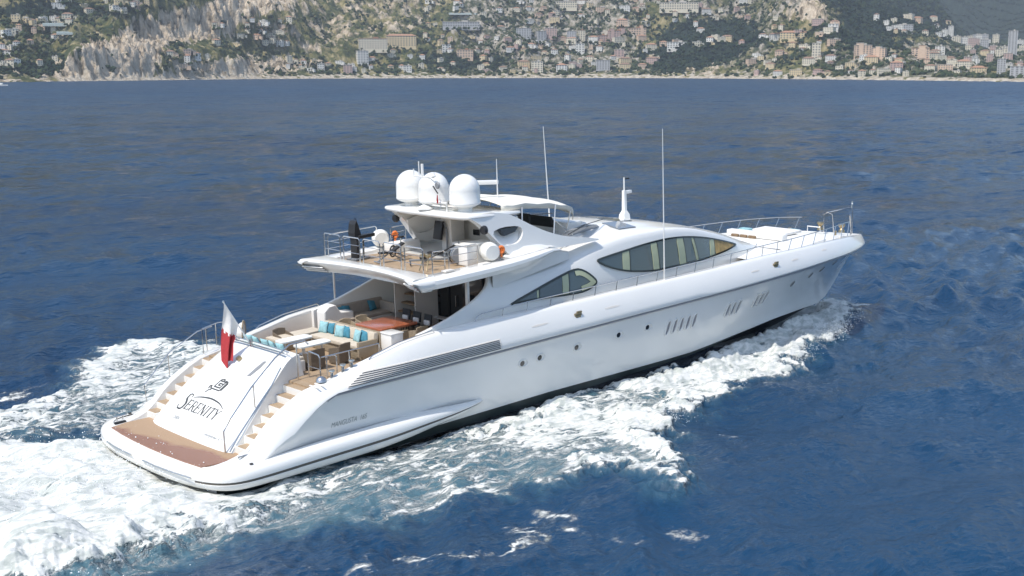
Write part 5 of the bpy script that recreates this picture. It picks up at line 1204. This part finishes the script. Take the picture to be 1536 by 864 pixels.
# openings along the bulwark and hull
def hull_y(x, z):
    q = hull_section(x)
    for i in range(2, len(q) - 1):
        if q[i][1] <= z <= q[i + 1][1]: t = (z - q[i][1]) / (q[i + 1][1] - q[i][1] + 1e-9); return q[i][0] + (q[i + 1][0] - q[i][0]) * t
    return q[-3][0]
for s_ in (-1, 1):
    hp = lambda p, t, s_=s_: (p[0], s_ * (hull_y(p[0], p[1]) + t), p[1])
    # long louvred grille on the quarter
    zb0, zb1 = 2.92, 3.32; L0, L1 = 7.2, 14.8
    mbg = MB(); gx = [6.95 + .157 * k for k in range(51)]
    mbg.loft([[hp((x, 2.90), -.01), hp((x, 2.90), .028)] + [hp((x, 2.90 + (zt2 - 2.90) * t), .028) for t in (.33, .66, 1)] + [hp((x, zt2), -.01)] for x in gx for zt2 in [2.92 + .39 * min(1, (x - 6.95) / 1.0)]])
    o = mbg.build('louvre_grille', M['cream'], Y, smooth=0)
    for k in range(6):
        z = 2.935 + k * .066; xa = 6.98 + k * .165; MB().tube([hp((xa + (14.72 - xa) * i / 24, z), .036) for i in range(25)], .015, n=4).build('louvre_slot', M['glassd'], o, smooth=0)
    for x, z in ((16.24, 1.94), (17.28, 1.99), (19.58, 2.0), (22.37, 2.05), (24.4, 2.04)):   # square-ish portholes
        P = smooth_loop([(x - .27, z - .17), (x + .27, z - .17), (x + .27, z + .17), (x - .27, z + .17)], 2)
        pr_ = MB().prism([P, shrink(P, .035)], hp, -.06, .05).build('porthole', M['gel'], Y, smooth=0)
        MB().prism([shrink(P, .03)], hp, -.06, .012).build('porthole_shade', M['gel2'], pr_, smooth=0)
        c_ = [(x - .18 + .13 + .13 * math.cos(t), z + .0 + .12 * math.sin(t)) for t in [2 * math.pi * k / 12 for k in range(12)]]
        MB().prism([c_], hp, -.05, .02).build('porthole_glass', M['glassd'], pr_, smooth=0)
    for x, z in ((37.6, 1.9), (39.8, 2.02), (41.2, 2.12), (42.8, 2.25)):
        P = [(x + .17 * math.cos(t), z + .16 * math.sin(t)) for t in [2 * math.pi * k / 16 for k in range(16)]]
        MB().prism([P, shrink(P, .04)], hp, -.03, .03).build('round_porthole', M['steel'], Y, smooth=30)
        MB().prism([shrink(P, .03)], hp, -.03, .004).build('porthole_glass', M['grey'], Y, smooth=0)
    for x0, n_ in ((25.78, 5), (30.7, 3), (33.5, 3)):                 # slanted engine-room style slots
        for k in range(n_):
            x = x0 + k * .51 * (1.0 if n_ == 5 else .95); P = smooth_loop([(x - .17, 1.34), (x + .17, 1.36), (x + .37, 2.10), (x + .03, 2.10)], 2)
            so_ = MB().prism([P, shrink(P, .06)], hp, -.05, .06).build('hull_slot', M['gel'], Y, smooth=0)
            MB().prism([shrink(P, .03)], hp, -.05, .012).build('slot_shade', M['groove'], so_, smooth=0)  # darker grey panel: the slot's inner shadow is put into its colour
    for xa, xb in ((16.75, 17.7), (21.4, 22.35), (32.5, 33.2), (36.4, 37.1), (40.0, 40.6)):
        z = 3.45; P = smooth_loop([(xa, z - .04), (xb, z - .04), (xb, z + .04), (xa, z + .04)], 1)
        MB().prism([P], hp, -.03, .010).build('scupper', M['cream'], Y, smooth=0)
    for xx in (19.6, 34.75):                                            # bronze mooring fairleads
        mb = MB(); c_ = hp((xx, 3.50), .03); mb.box(c_, (.42, .10, .14), bev=.04); mb.box((c_[0] + .08, c_[1], c_[2] + .10), (.30, .10, .10), bev=.04); mb.box((c_[0], c_[1], c_[2] - .10), (.34, .09, .09), bev=.04); mb.build('hawse_fitting', M['shine'], Y)
    me = small_text('MANGUSTA  165', None, .29, 't')
    for v_ in me.vertices:
        x = 6.25 + v_.co.x * .78; v_.co = Vector(hp((x if s_ < 0 else 8.8 - (x - 6.25), 1.44 + v_.co.y), .012))
    me.materials.append(M['greyl']); o = bpy.data.objects.new('model_lettering', me); COL.objects.link(o); o.parent = Y
# ------------------------------------------------------------------ loose things aboard
def thing(name, label, cat, loc, rz=0, group=None):
    e = bpy.data.objects.new(name, None); COL.objects.link(e); e.matrix_world = TB @ Matrix.Translation(loc) @ Matrix.Rotation(rz, 4, 'Z'); return tag(e, label, cat, group)
def solo(mb, name, m_, label, cat, loc, rz=0, group=None, rx=0, ry=0, smooth=40):
    o = mb.build(name, m_, None, smooth=smooth); o.matrix_world = TB @ Matrix.Translation(loc) @ Matrix.Rotation(rz, 4, 'Z') @ Matrix.Rotation(ry, 4, 'Y') @ Matrix.Rotation(rx, 4, 'X'); return tag(o, label, cat, group)
def copy_thing(src, label, loc, rz=0, group=None):
    c = src.copy(); COL.objects.link(c); c.matrix_world = TB @ Matrix.Translation(loc) @ Matrix.Rotation(rz, 4, 'Z'); c['label'] = label
    if group: c['group'] = group
    for ch in src.children: k = ch.copy(); COL.objects.link(k); k.parent = c
    return c
DZ = 3.02
def armchair(m_, cush, label, loc, rz, group, legs=True):
    e = thing('armchair', label, 'chair', loc, rz, group)
    MB().box((0, 0, .24), (.58, .58, .42), bev=.03).build('base', m_, e)
    b = MB(); b.loft([[(-.30 - .05 * h, -.30, .40 + .42 * h), (-.33 - .07 * h, -.15, .40 + .45 * h), (-.34 - .08 * h, 0, .40 + .46 * h), (-.33 - .07 * h, .15, .40 + .45 * h), (-.30 - .05 * h, .30, .40 + .42 * h), (-.24 - .05 * h, .30, .40 + .42 * h), (-.26 - .07 * h, 0, .40 + .46 * h), (-.24 - .05 * h, -.30, .40 + .42 * h)] for h in (0, .5, 1)], closed=True, cap=True); b.build('backrest', m_, e)
    for s_ in (1, -1): a = MB(); a.prism([[(-.30, .02), (.28, .02), (.28, .60), (.1, .64), (-.30, .72)]], lambda p, t, s_=s_: (p[0], s_ * t, p[1]), .27, .33); a.build('armrest', m_, e, smooth=0)
    MB().box((.02, 0, .48), (.5, .5, .09), bev=.035).build('seat_cushion', cush, e)
    return e
G1 = 'brown woven armchairs round the white tables'
c1 = armchair(M['rattan'], M['aqua'], 'brown woven armchair beside the transom seat, facing the white tables from the port quarter', (7.0, 1.75, DZ), R(-25), G1)
copy_thing(c1, 'brown woven armchair against the port bulwark, behind the far white table', (8.5, 2.05, DZ), R(-90))
copy_thing(c1, 'brown woven armchair nearest the boarding gate, its back to the photographer', (7.55, -1.55, DZ), R(90))
copy_thing(c1, 'brown woven armchair on the near side of the white tables, next to the long sofa', (8.75, -1.6, DZ), R(100))
copy_thing(c1, 'brown woven armchair standing in the gap between the two white tables and the transom', (6.95, .35, DZ), R(0))
G2 = 'pale woven armchairs round the red table'
c2 = armchair(M['rattanl'], M['sofa'], 'pale woven armchair on the starboard side of the red table, aft one', (11.65, -1.72, DZ), R(90), G2)
copy_thing(c2, 'pale woven armchair on the starboard side of the red table, forward one', (12.7, -1.72, DZ), R(90))
copy_thing(c2, 'pale woven armchair on the far side of the red table, beside the white console', (11.4, 1.35, DZ), R(-90))
copy_thing(c2, 'pale woven armchair on the far side of the red table, next to the corner sofa', (12.3, 1.38, DZ), R(-90))
G3 = 'black chairs at the forward end of the red table'
def black_chair(label, loc, rz):
    e = thing('dining_chair', label, 'chair', loc, rz, G3)
    MB().box((0, 0, .46), (.48, .50, .06), bev=.02).build('seat', M['blackf'], e); MB().box((-.26, 0, .76), (.06, .52, .44), bev=.025, rot=Matrix.Rotation(R(-8), 3, 'Y')).build('backrest', M['blackf'], e)
    MB().box((-.19, 0, .62), (.10, .36, .22), bev=.045).build('small_pillow', M['whitec'], e)
    for a, b in ((.2, .2), (.2, -.2), (-.2, .2), (-.2, -.2)): MB().tube([(a, b, 0), (a * .95, b * .95, .44)], .02, n=6).build('leg', M['dark'], e)
    return e
b1 = black_chair('black chair with a white pillow at the forward end of the red table, port one', (13.75, .65, DZ), R(180))
copy_thing(b1, 'black chair with a white pillow at the forward end of the red table, middle one', (13.7, -.15, DZ), R(180)); copy_thing(b1, 'black chair with a white pillow at the forward end of the red table, starboard one', (13.65, -.95, DZ), R(180))
def white_table(label, loc):
    e = thing('white_table', label, 'table', loc, 0, 'oblong white tables in the cockpit')
    P = smooth_loop([(-.78, -.24), (-.6, -.34), (.6, -.34), (.78, -.24), (.78, .24), (.6, .34), (-.6, .34), (-.78, .24)], 1)
    MB().prism([P], lambda p, t: (p[0], p[1], t), .68, .74).build('tabletop', M['whitet'], e, smooth=30)
    for x in (-.45, .45): MB().lathe([(.22, 0), (.2, .03), (.05, .06), (.05, .68)], (x, 0, 0), 12).build('pedestal', M['gel2'], e)
    return e
w1 = white_table('oblong white cockpit table on the port side, nearer the far bulwark', (8.15, .72, DZ)); copy_thing(w1, 'oblong white cockpit table nearer the photographer, behind the boarding gate', (8.2, -.52, DZ))
e = thing('dining_table', 'large square varnished red-brown table under the flybridge overhang', 'table', (12.25, -.18, DZ))
MB().box((0, 0, .75), (1.95, 1.85, .12), bev=.05, seg=3).build('tabletop', M['redwood'], e); MB().box((0, 0, .36), (.7, .6, .7), bev=.03).build('pedestal', M['gel2'], e)
# sofas
def pillow(loc, rz, m_, label, group, tilt=18, s=.44):
    t = bmesh.new(); bmesh.ops.create_cube(t, size=1); bmesh.ops.subdivide_edges(t, edges=list(t.edges), cuts=4, use_grid_fill=True); mb = MB()
    for v_ in t.verts:
        y, z = v_.co.y * 2, v_.co.z * 2; k = (1 - abs(y) ** 2.5) * (1 - abs(z) ** 2.5); v_.co = Vector((v_.co.x * 2 * (.015 + .075 * max(0, k) ** .5), v_.co.y * s * (1 - .08 * (1 - abs(z))), v_.co.z * s * (1 - .08 * (1 - abs(y)))))
    mb._merge(t, Matrix.Identity(3), Vector((0, 0, s / 2)), 0)
    return solo(mb, 'pillow', m_, label, 'pillow', loc, rz, group, ry=R(-tilt), smooth=80)
e = thing('long_sofa', 'long beige sofa facing aft between the white tables and the red table', 'sofa', (0, 0, 0))
MB().box((9.95, -.35, 3.24), (.95, 3.6, .44), bev=.04).build('base', M['rattanl'], e); MB().box((9.75, -.35, 3.52), (.72, 3.5, .16), bev=.05).build('seat_cushion', M['sofa'], e)
for k in range(4): MB().box((10.22, -1.68 + k * .89, 3.82), (.24, .86, .46), bev=.07, rot=Matrix.Rotation(R(9), 3, 'Y')).build('back_cushion', M['sofa'], e)
MB().box((10.42, -.35, 3.62), (.10, 3.6, .85), bev=.03).build('backrest', M['rattanl'], e)
MB().box((9.75, -2.12, 3.5), (.95, .14, .62), bev=.04).build('armrest', M['rattanl'], e)
MB().box((9.1, 2.1, 3.24), (2.5, .85, .44), bev=.04).build('chaise', M['rattanl'], e); MB().box((9.1, 2.1, 3.52), (2.4, .8, .14), bev=.05).build('seat_cushion', M['sofa'], e)
for k, (y, m_, x) in enumerate(((1.25, 'aqua', 9.92), (.85, 'teal', 10.03), (.05, 'aqua', 9.90), (-.28, 'teal', 10.02), (-1.15, 'aqua', 9.9), (-1.5, 'teal', 10.02))):
    pillow((x, y, 3.58), R(180 + (8, -6, 12, 2, -8, 5)[k]), M[m_], ('pale aqua pillow', 'deeper teal pillow')[k % 2] + ' of the ' + ('port', 'port', 'middle', 'middle', 'starboard', 'starboard')[k] + ' pair on the long beige sofa', 'pillows on the long sofa', s=.5)
for k, (y, r_) in enumerate(((.85, 10), (.15, -12), (-.5, 6), (-1.1, -4))):
    pillow((10.75, y, 3.62), R(0 + r_), M['aqua'], f'aqua pillow behind the long sofa back by the red table, {("first", "second", "third", "fourth")[k]} from port', 'pillows behind the long sofa', tilt=30, s=.42)
e = thing('bench_seat', 'low beige bench behind the long sofa facing the red table', 'bench', (0, 0, 0)); MB().box((10.85, -.2, 3.26), (.6, 2.8, .46), bev=.04).build('base', M['rattanl'], e); MB().box((10.85, -.2, 3.54), (.58, 2.7, .12), bev=.04).build('seat_cushion', M['sofa'], e)
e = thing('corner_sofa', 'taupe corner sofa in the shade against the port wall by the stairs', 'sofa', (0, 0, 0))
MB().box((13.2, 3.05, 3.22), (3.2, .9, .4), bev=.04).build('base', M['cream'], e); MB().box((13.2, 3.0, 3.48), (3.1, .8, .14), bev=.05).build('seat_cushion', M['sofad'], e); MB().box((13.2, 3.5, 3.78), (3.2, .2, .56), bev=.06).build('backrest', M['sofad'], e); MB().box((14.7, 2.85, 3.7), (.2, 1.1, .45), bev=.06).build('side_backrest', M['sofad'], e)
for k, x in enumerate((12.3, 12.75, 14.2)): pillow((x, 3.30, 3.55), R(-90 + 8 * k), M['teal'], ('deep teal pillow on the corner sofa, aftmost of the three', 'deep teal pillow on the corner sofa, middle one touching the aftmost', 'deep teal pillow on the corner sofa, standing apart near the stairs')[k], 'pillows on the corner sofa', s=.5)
# transom seat with aqua pillows
e = thing('transom_seat', 'beige seat along the inside of the transom', 'sofa', (0, 0, 0)); MB().box((6.7, .1, 3.24), (.75, 3.5, .45), bev=.04).build('base', M['cream'], e); MB().box((6.7, .1, 3.52), (.75, 3.4, .15), bev=.05).build('seat_cushion', M['sofa'], e); MB().box((6.32, .1, 3.66), (.16, 3.6, .46), bev=.05).build('backrest', M['sofa'], e)
for k, (y, r_) in enumerate(((1.35, 15), (.75, -8), (.1, 5), (-.45, -12), (-1.0, 8))): pillow((6.5, y, 3.74), R(r_), M['aqua'], f'aqua pillow leaning on the transom seat back, {("first", "second", "third", "fourth", "fifth")[k]} from the flagstaff side', 'pillows along the transom', tilt=22, s=.46)
# port console, starboard cabinet, round chair
mb = MB(); mb.prism([[(11.1, 3.0), (12.7, 3.0), (12.7, 3.85), (12.0, 3.9), (11.75, 4.28), (11.35, 4.25), (11.1, 4.05)]], lambda p, t: (p[0], t, p[1]), 2.75, 3.35)
o = solo(mb, 'wet_bar', M['gel2'], 'white moulded bar console with a raised end against the port bulwark', 'console', (0, 0, 0)); bv = o.modifiers.new('b', 'BEVEL'); bv.width = .06; bv.segments = 3
e = thing('cabinet', 'small white cabinet at the starboard end of the long sofa', 'cabinet', (10.75, -2.45, DZ)); MB().box((0, 0, .5), (.62, .75, .98), bev=.04).build('body', M['gel2'], e); MB().box((0, 0, 1.0), (.68, .8, .05), bev=.02).build('top', M['gel'], e)
e = thing('hanging_chair', 'round woven nest chair with a pale cushion at the port quarter', 'chair', (7.2, 3.0, DZ + .1), R(-40)); MB().tube([(0, .42 * math.cos(t), .75 + .46 * math.sin(t)) for t in [k * math.pi / 10 for k in range(20)]], .035, closed=True).build('ring', M['rattanl'], e); MB().lathe([(.05, -.34), (.26, -.28), (.38, -.12), (.42, 0), (.40, .0), (.2, -.2)], (.0, 0, .75), 20, axis='X').build('shell', M['whitec'], e); MB().lathe([(.3, 0), (.28, .04), (.06, .08), (.05, .32)], (-.05, 0, 0), 14).build('foot', M['steel'], e)
for k, (x, y) in enumerate(((14.3, -2.35), (13.5, -3.0))):
    o = MB(); o.box((0, 0, .14), (.9, .62, .28), bev=.1); o.box((.1, 0, .34), (.6, .5, .16), bev=.07); solo(o, 'folded_cover', M['whitec'], ('folded white cover lying by the glass doors on the side of the aft deck', 'rolled white towel on the side locker near the starboard rail')[k], 'cover', (x, y, 3.35), R(10 + 30 * k))
# flagstaff and flag
fs = thing('flagstaff', 'slim white flagstaff leaning aft from the top of the transom', 'flagstaff', (6.05, .55, 3.92)); MB().tube([(0, 0, -.05), (-1.05, .12, 1.9)], [.035, .022], n=8).build('pole', M['gel2'], fs); MB().lathe([(.01, 1.86), (.05, 1.9), (.03, 1.96)], (-1.05, .12, 0), 8).build('finial', M['steel'], fs); MB().tube([(0, 0, -.1), (-.03, 0, .25)], .06, n=8).build('socket', M['steel'], fs)
def flag():
    nU, nV = 22, 30; mbw, mbr = MB(), MB(); top = Vector((5.02, .66, 5.80)); 
    # hoist runs down the staff; the cloth falls slack from it, folded upon itself
    def P(u, v):      # u 0..1 from hoist to fly, v 0..1 down the hoist
        h = Vector((5.02, .66, 5.78)).lerp(Vector((5.72, .58, 4.5)), v * .75)
        dn = 2.55 * u; side = .06 * math.sin(u * 3 + v * 7) * u; fold = .16 * math.sin(v * 9 + u * 2.5) * min(1, u * 2)
        gather = (1 - .74 * min(1, u * 1.5)) 
        base = Vector((5.02, .66, 5.78)).lerp(h, gather)
        return base + Vector((-.14 * u + .45 * v * u * (1 - u) + .10 * v * u, .22 * u + fold * .7 + side - .25 * v * u, -dn * (.92 + .10 * math.sin(v * 5)) ))
    g = [[P(i / nU, j / nV) for j in range(nV + 1)] for i in range(nU + 1)]
    e = thing('flag', 'slack flag, white at the hoist and red with a zigzag edge, hanging from the flagstaff', 'flag', (0, 0, 0))
    for i in range(nU):
        for j in range(nV):
            saw = abs(((j + .5) / nV * 6) % 1 - .5) * 2; b = .40 + .07 * saw; m_ = mbr if (i + .5) / nU > b else mbw
            m_.face([m_.v(g[i][j]), m_.v(g[i + 1][j]), m_.v(g[i + 1][j + 1]), m_.v(g[i][j + 1])])
    mbw.build('white_field', M['whitec'], e, merge=.001, smooth=80); mbr.build('red_field', M['maroon'], e, merge=.001, smooth=80)
flag()
# flybridge rails (parts of the yacht) and gear
FD = 6.19
rp = [(12.25, 3.75, FD), (12.25, 1.9, FD), (12.25, .2, FD), (12.25, -1.5, FD), (12.25, -3.1, FD)]
def panel_rail(a, b, h=.95, z0=6.31):
    a, b = Vector(a), Vector(b); d = (b - a).normalized() * .12
    MB().tube([a + Vector((0, 0, 0)), a + Vector((0, 0, h - .08)), a + d * .7 + Vector((0, 0, h)), b - d * .7 + Vector((0, 0, h)), b + Vector((0, 0, h - .08)), b], .026, n=6).build('handrail', M['steel'], Y)
    for k in (.35, .68): MB().tube([a + Vector((0, 0, h * k)), b + Vector((0, 0, h * k))], .014, n=4).build('rail_wire', M['steel'], Y)
for k in range(5):
    y0 = 3.65 - k * 1.42; panel_rail((11.95, y0, 6.33), (11.95, y0 - 1.18, 6.33), h=1.05)
panel_rail((12.2, 3.75, 6.3), (14.9, 3.72, 6.36)); panel_rail((15.6, 3.6, 6.36), (16.4, 3.5, 6.4), h=.8)
panel_rail((12.15, -3.55, 6.3), (13.1, -3.2, 6.2)); panel_rail((13.4, -3.1, 6.2), (15.0, -3.1, 6.2))
e = thing('treadmill', 'black upright exercise machine with a side arm at the port corner of the upper deck', 'exercise machine', (12.75, 2.45, FD), R(8))
MB().box((0, 0, .55), (.22, .42, 1.1), bev=.05).build('column', M['dark'], e); MB().prism([[(-.18, 1.0), (.22, 1.0), (.12, 1.35), (-.05, 1.75), (-.14, 1.6), (-.2, 1.2)]], lambda p, t: (p[0], t, p[1]), -.2, .2).build('console', M['dark'], e, smooth=0); MB().box((.45, -.2, 1.02), (1.0, .24, .16), bev=.05).build('arm_pad', M['dark'], e); MB().tube([(.3, -.2, 0), (.32, -.2, 1.0)], .03).build('support', M['dark'], e); MB().tube([(0, .2, 1.6), (.35, .3, 1.8), (.45, .2, 1.4)], .02).build('cable', M['dark'], e); MB().box((.15, 0, .04), (.9, .6, .08), bev=.02).build('foot', M['grey'], e)
def bench(label, loc, rz, inc):
    e = thing('weight_bench', label, 'exercise bench', loc, rz, 'exercise gear on the upper deck')
    MB().box((.45, 0, .55), (.85, .28, .08), bev=.03, rot=Matrix.Rotation(R(-inc), 3, 'Y')).build('back_pad', M['blackf'], e); MB().box((-.2, 0, .42), (.4, .28, .08), bev=.03).build('seat_pad', M['blackf'], e)
    MB().tube([(-.5, 0, .05), (.1, 0, .38), (.7, 0, .05)], .035).build('frame', M['grey'], e); MB().tube([(-.5, -.3, .04), (-.5, .3, .04)], .03).build('foot', M['steel'], e); MB().tube([(.7, -.3, .04), (.7, .3, .04)], .03).build('foot', M['steel'], e); return e
g1 = bench('black inclined weight bench in the middle of the upper deck, nearer the aft rail', (13.3, .9, FD), R(-8), 28); copy_thing(g1, 'black low weight bench on the upper deck beside the rowing machine', (14.6, -.9, FD), R(-60))
e = thing('exercise_bike', 'black exercise bike with a round flywheel on the port side of the upper deck', 'exercise bike', (14.2, 1.35, FD), R(200))
MB().tube([(.35 + .24 * math.cos(t), 0, .35 + .24 * math.sin(t)) for t in [k * math.pi / 8 for k in range(16)]], .035, closed=True).build('flywheel', M['dark'], e); MB().tube([(-.4, 0, .05), (.35, 0, .35), (.25, 0, 1.05)], .035).build('frame', M['dark'], e); MB().tube([(-.25, 0, .15), (-.35, 0, .85)], .03).build('seat_post', M['steel'], e); MB().box((-.36, 0, .88), (.28, .2, .08), bev=.03).build('saddle', M['blackf'], e); MB().tube([(.2, -.25, 1.08), (.25, 0, 1.02), (.2, .25, 1.08)], .02).build('handlebar', M['dark'], e); MB().tube([(-.45, -.25, .03), (-.45, .25, .03)], .03).build('foot', M['steel'], e)
e = thing('exercise_bike', 'second exercise bike with a grey fan wheel by the starboard rail of the upper deck', 'exercise bike', (15.0, -2.2, FD), R(170))
MB().lathe([(.30, -.08), (.33, -.05), (.33, .05), (.30, .08)], (.3, 0, .42), 20, axis='Y').build('fan_wheel', M['grey'], e); MB().tube([(.3 + .36 * math.cos(t), 0, .42 + .36 * math.sin(t)) for t in [k * math.pi / 8 for k in range(16)]], .02, closed=True).build('wheel_guard', M['steel'], e); MB().tube([(-.5, 0, .05), (.3, 0, .42), (.2, 0, 1.0)], .035).build('frame', M['grey'], e); MB().box((-.3, 0, .85), (.28, .2, .08), bev=.03).build('saddle', M['blackf'], e); MB().tube([(-.25, 0, .2), (-.3, 0, .83)], .03).build('seat_post', M['steel'], e)
e = thing('rowing_machine', 'long low rowing machine lying across the middle of the upper deck', 'rowing machine', (14.1, -1.2, FD), R(-35)); MB().box((0, 0, .22), (2.0, .09, .09), bev=.02).build('rail', M['grey'], e); MB().box((-.4, 0, .33), (.3, .28, .1), bev=.03).build('seat', M['blackf'], e); MB().lathe([(.28, -.07), (.3, 0), (.28, .07)], (.95, 0, .32), 16, axis='Y').build('flywheel', M['dark'], e); MB().tube([(-.95, -.2, .02), (-.95, 0, .2), (-.95, .2, .02)], .025).build('foot', M['dark'], e)
e = thing('dumbbell_rack', 'small brass-coloured dumbbell stand with curved legs behind the aft rail', 'dumbbell stand', (13.0, -2.05, FD), R(20)); 
for s_ in (1, -1): MB().tube([(-.2, s_ * .18, .02), (-.05, s_ * .14, .3), (.05, s_ * .14, .55)], .03).build('leg', M['shine'], e); MB().box((.05, s_ * .14, .62), (.3, .14, .14), bev=.04).build('dumbbell', M['shine'], e)
for k, (x, y, lab) in enumerate(((14.9, 3.45, 'white round life raft canister standing on the port side of the upper deck'), (15.5, -3.3, 'white round life raft canister on the starboard side beside the orange lifebuoy'))):
    solo(MB().lathe([(.02, -.36), (.3, -.35), (.36, -.28), (.38, -.05), (.40, 0), (.38, .05), (.36, .28), (.3, .35), (.02, .36)], (0, 0, 0), 26, axis='X'), 'life_raft', M['whitet'], lab, 'life raft', (x, y, 6.78), R(62) if k == 0 else R(70), 'life raft canisters')
for k, (x, y, lab) in enumerate(((15.75, 3.45, 'small orange lifebuoy light on the port rail behind the life raft'), (15.95, -3.55, 'small orange lifebuoy light at the foot of the starboard arch leg'))):
    mb = MB(); mb.tube([(.0, .10 * math.cos(t), .02 + .13 * math.sin(t)) for t in [q * math.pi / 8 for q in range(16)]], .065, closed=True); mb.tube([(0, 0, -.3), (0, 0, .1)], .05); solo(mb, 'lifebuoy', M['orange'], lab, 'lifebuoy', (x, y, 6.80), R(60), 'orange lifebuoys')
e = thing('punching_bag', 'dark grey training panel hanging in the shade under the hardtop', 'training bag', (16.5, 1.2, FD)); MB().box((0, 0, .95), (.14, .55, .85), bev=.04, rot=Matrix.Rotation(R(12), 3, 'Y')).build('pad', M['dark'], e); MB().tube([(.1, -.45, .05), (.12, -.42, 1.0), (.1, -.3, 1.3)], .045).build('post', M['grey'], e)
e = thing('bar_counter', 'white bar counter with rails on the starboard side under the hardtop', 'bar counter', (16.0, -2.4, FD)); MB().box((-.3, 0, .42), (2.0, .75, .84), bev=.05).build('body', M['gel2'], e); MB().box((-.3, 0, .87), (2.06, .8, .06), bev=.02).build('counter_top', M['whitet'], e)
mb = MB(); mb.box((17.9, 0, 6.85), (.14, 4.9, 1.3), bev=.04); hw = mb.build('forward_wall', M['cream'], Y)
for y in (-1.9, -1.0, .1): MB().box((17.80, y, 6.98), (.06, .62 if y < 0 else .4, .26), bev=.02).build('wall_window', M['glassd'], hw)
mb = MB(); mb.box((17.1, .9, 7.2), (.8, .7, 2.0), bev=.06); mb.build('cupboard', M['cream'], Y)
mb = MB(); mb.box((17.0, -.6, 6.45), (.9, 2.0, .5), bev=.1); mb.build('upper_seating', M['gel2'], Y); MB().box((15.6, 2.75, 6.4), (1.6, .7, .45), bev=.1).build('side_seating', M['gel2'], Y)
# helm seats
for k, y in enumerate((.7, -.4)):
    e = thing('helm_seat', ('black helm seat on the port side under the sunshade', 'black helm seat nearer the photographer under the sunshade')[k], 'seat', (20.7, y, 6.35), 0, 'helm seats'); MB().box((0, 0, .45), (.55, .6, .14), bev=.05).build('cushion', M['blackf'], e); MB().box((-.28, 0, .85), (.12, .6, .75), bev=.05).build('backrest', M['blackf'], e); MB().lathe([(.2, 0), (.08, .05), (.08, .4)], (0, 0, 0), 10).build('pedestal', M['steel'], e)
e = thing('bow_spray', '', '', (0, 0, 0)); bpy.data.objects.remove(e)
# spray: loose drops thrown up at the bow, along the crest and behind the stern
t = bmesh.new(); bmesh.ops.create_icosphere(t, subdivisions=1, radius=1.0); bv_ = np.array([v.co[:] for v in t.verts]); bf_ = np.array([[v.index for v in f.verts] for f in t.faces]); t.free()
dr = np.random.default_rng(3); pts = []
for _ in range(3200):      # bow
    s_ = dr.random() ** .7; x = 47.6 - 9 * s_ + dr.normal() * .35; y = -.6 - 4.2 * s_ ** .8 + dr.normal() * .45; pts.append((x, y, abs(dr.normal()) * (.35 - .1 * s_) + .3, .007 + .022 * dr.random() ** 4))
for _ in range(1800):      # breaking crest
    k = dr.integers(9, 19); a, b = STB[k], STB[k + 1]; q_ = dr.random(); pts.append((a[0] * (1 - q_) + b[0] * q_ + dr.normal() * .35, a[1] * (1 - q_) + b[1] * q_ + .6 + dr.normal() * .35, abs(dr.normal()) * .25 + .3, .007 + .016 * dr.random() ** 3))
for _ in range(5000):      # propeller wash
    x = 1.5 - 12 * dr.random() ** 1.0; y = dr.normal() * (2.2 + .25 * (1.5 - x)); pts.append((x, y, .55 + abs(dr.normal()) * .33, .008 + .02 * dr.random() ** 3))
sp = np.array(pts); V = bv_[None] * sp[:, None, 3:4] + sp[:, None, :3]; F = bf_[None] + (np.arange(len(sp)) * len(bv_))[:, None, None]
tag(np_mesh('spray', V.reshape(-1, 3), F.reshape(-1, 3), [mat('spray_water', (.86, .88, .87), .5)]), kind='stuff')
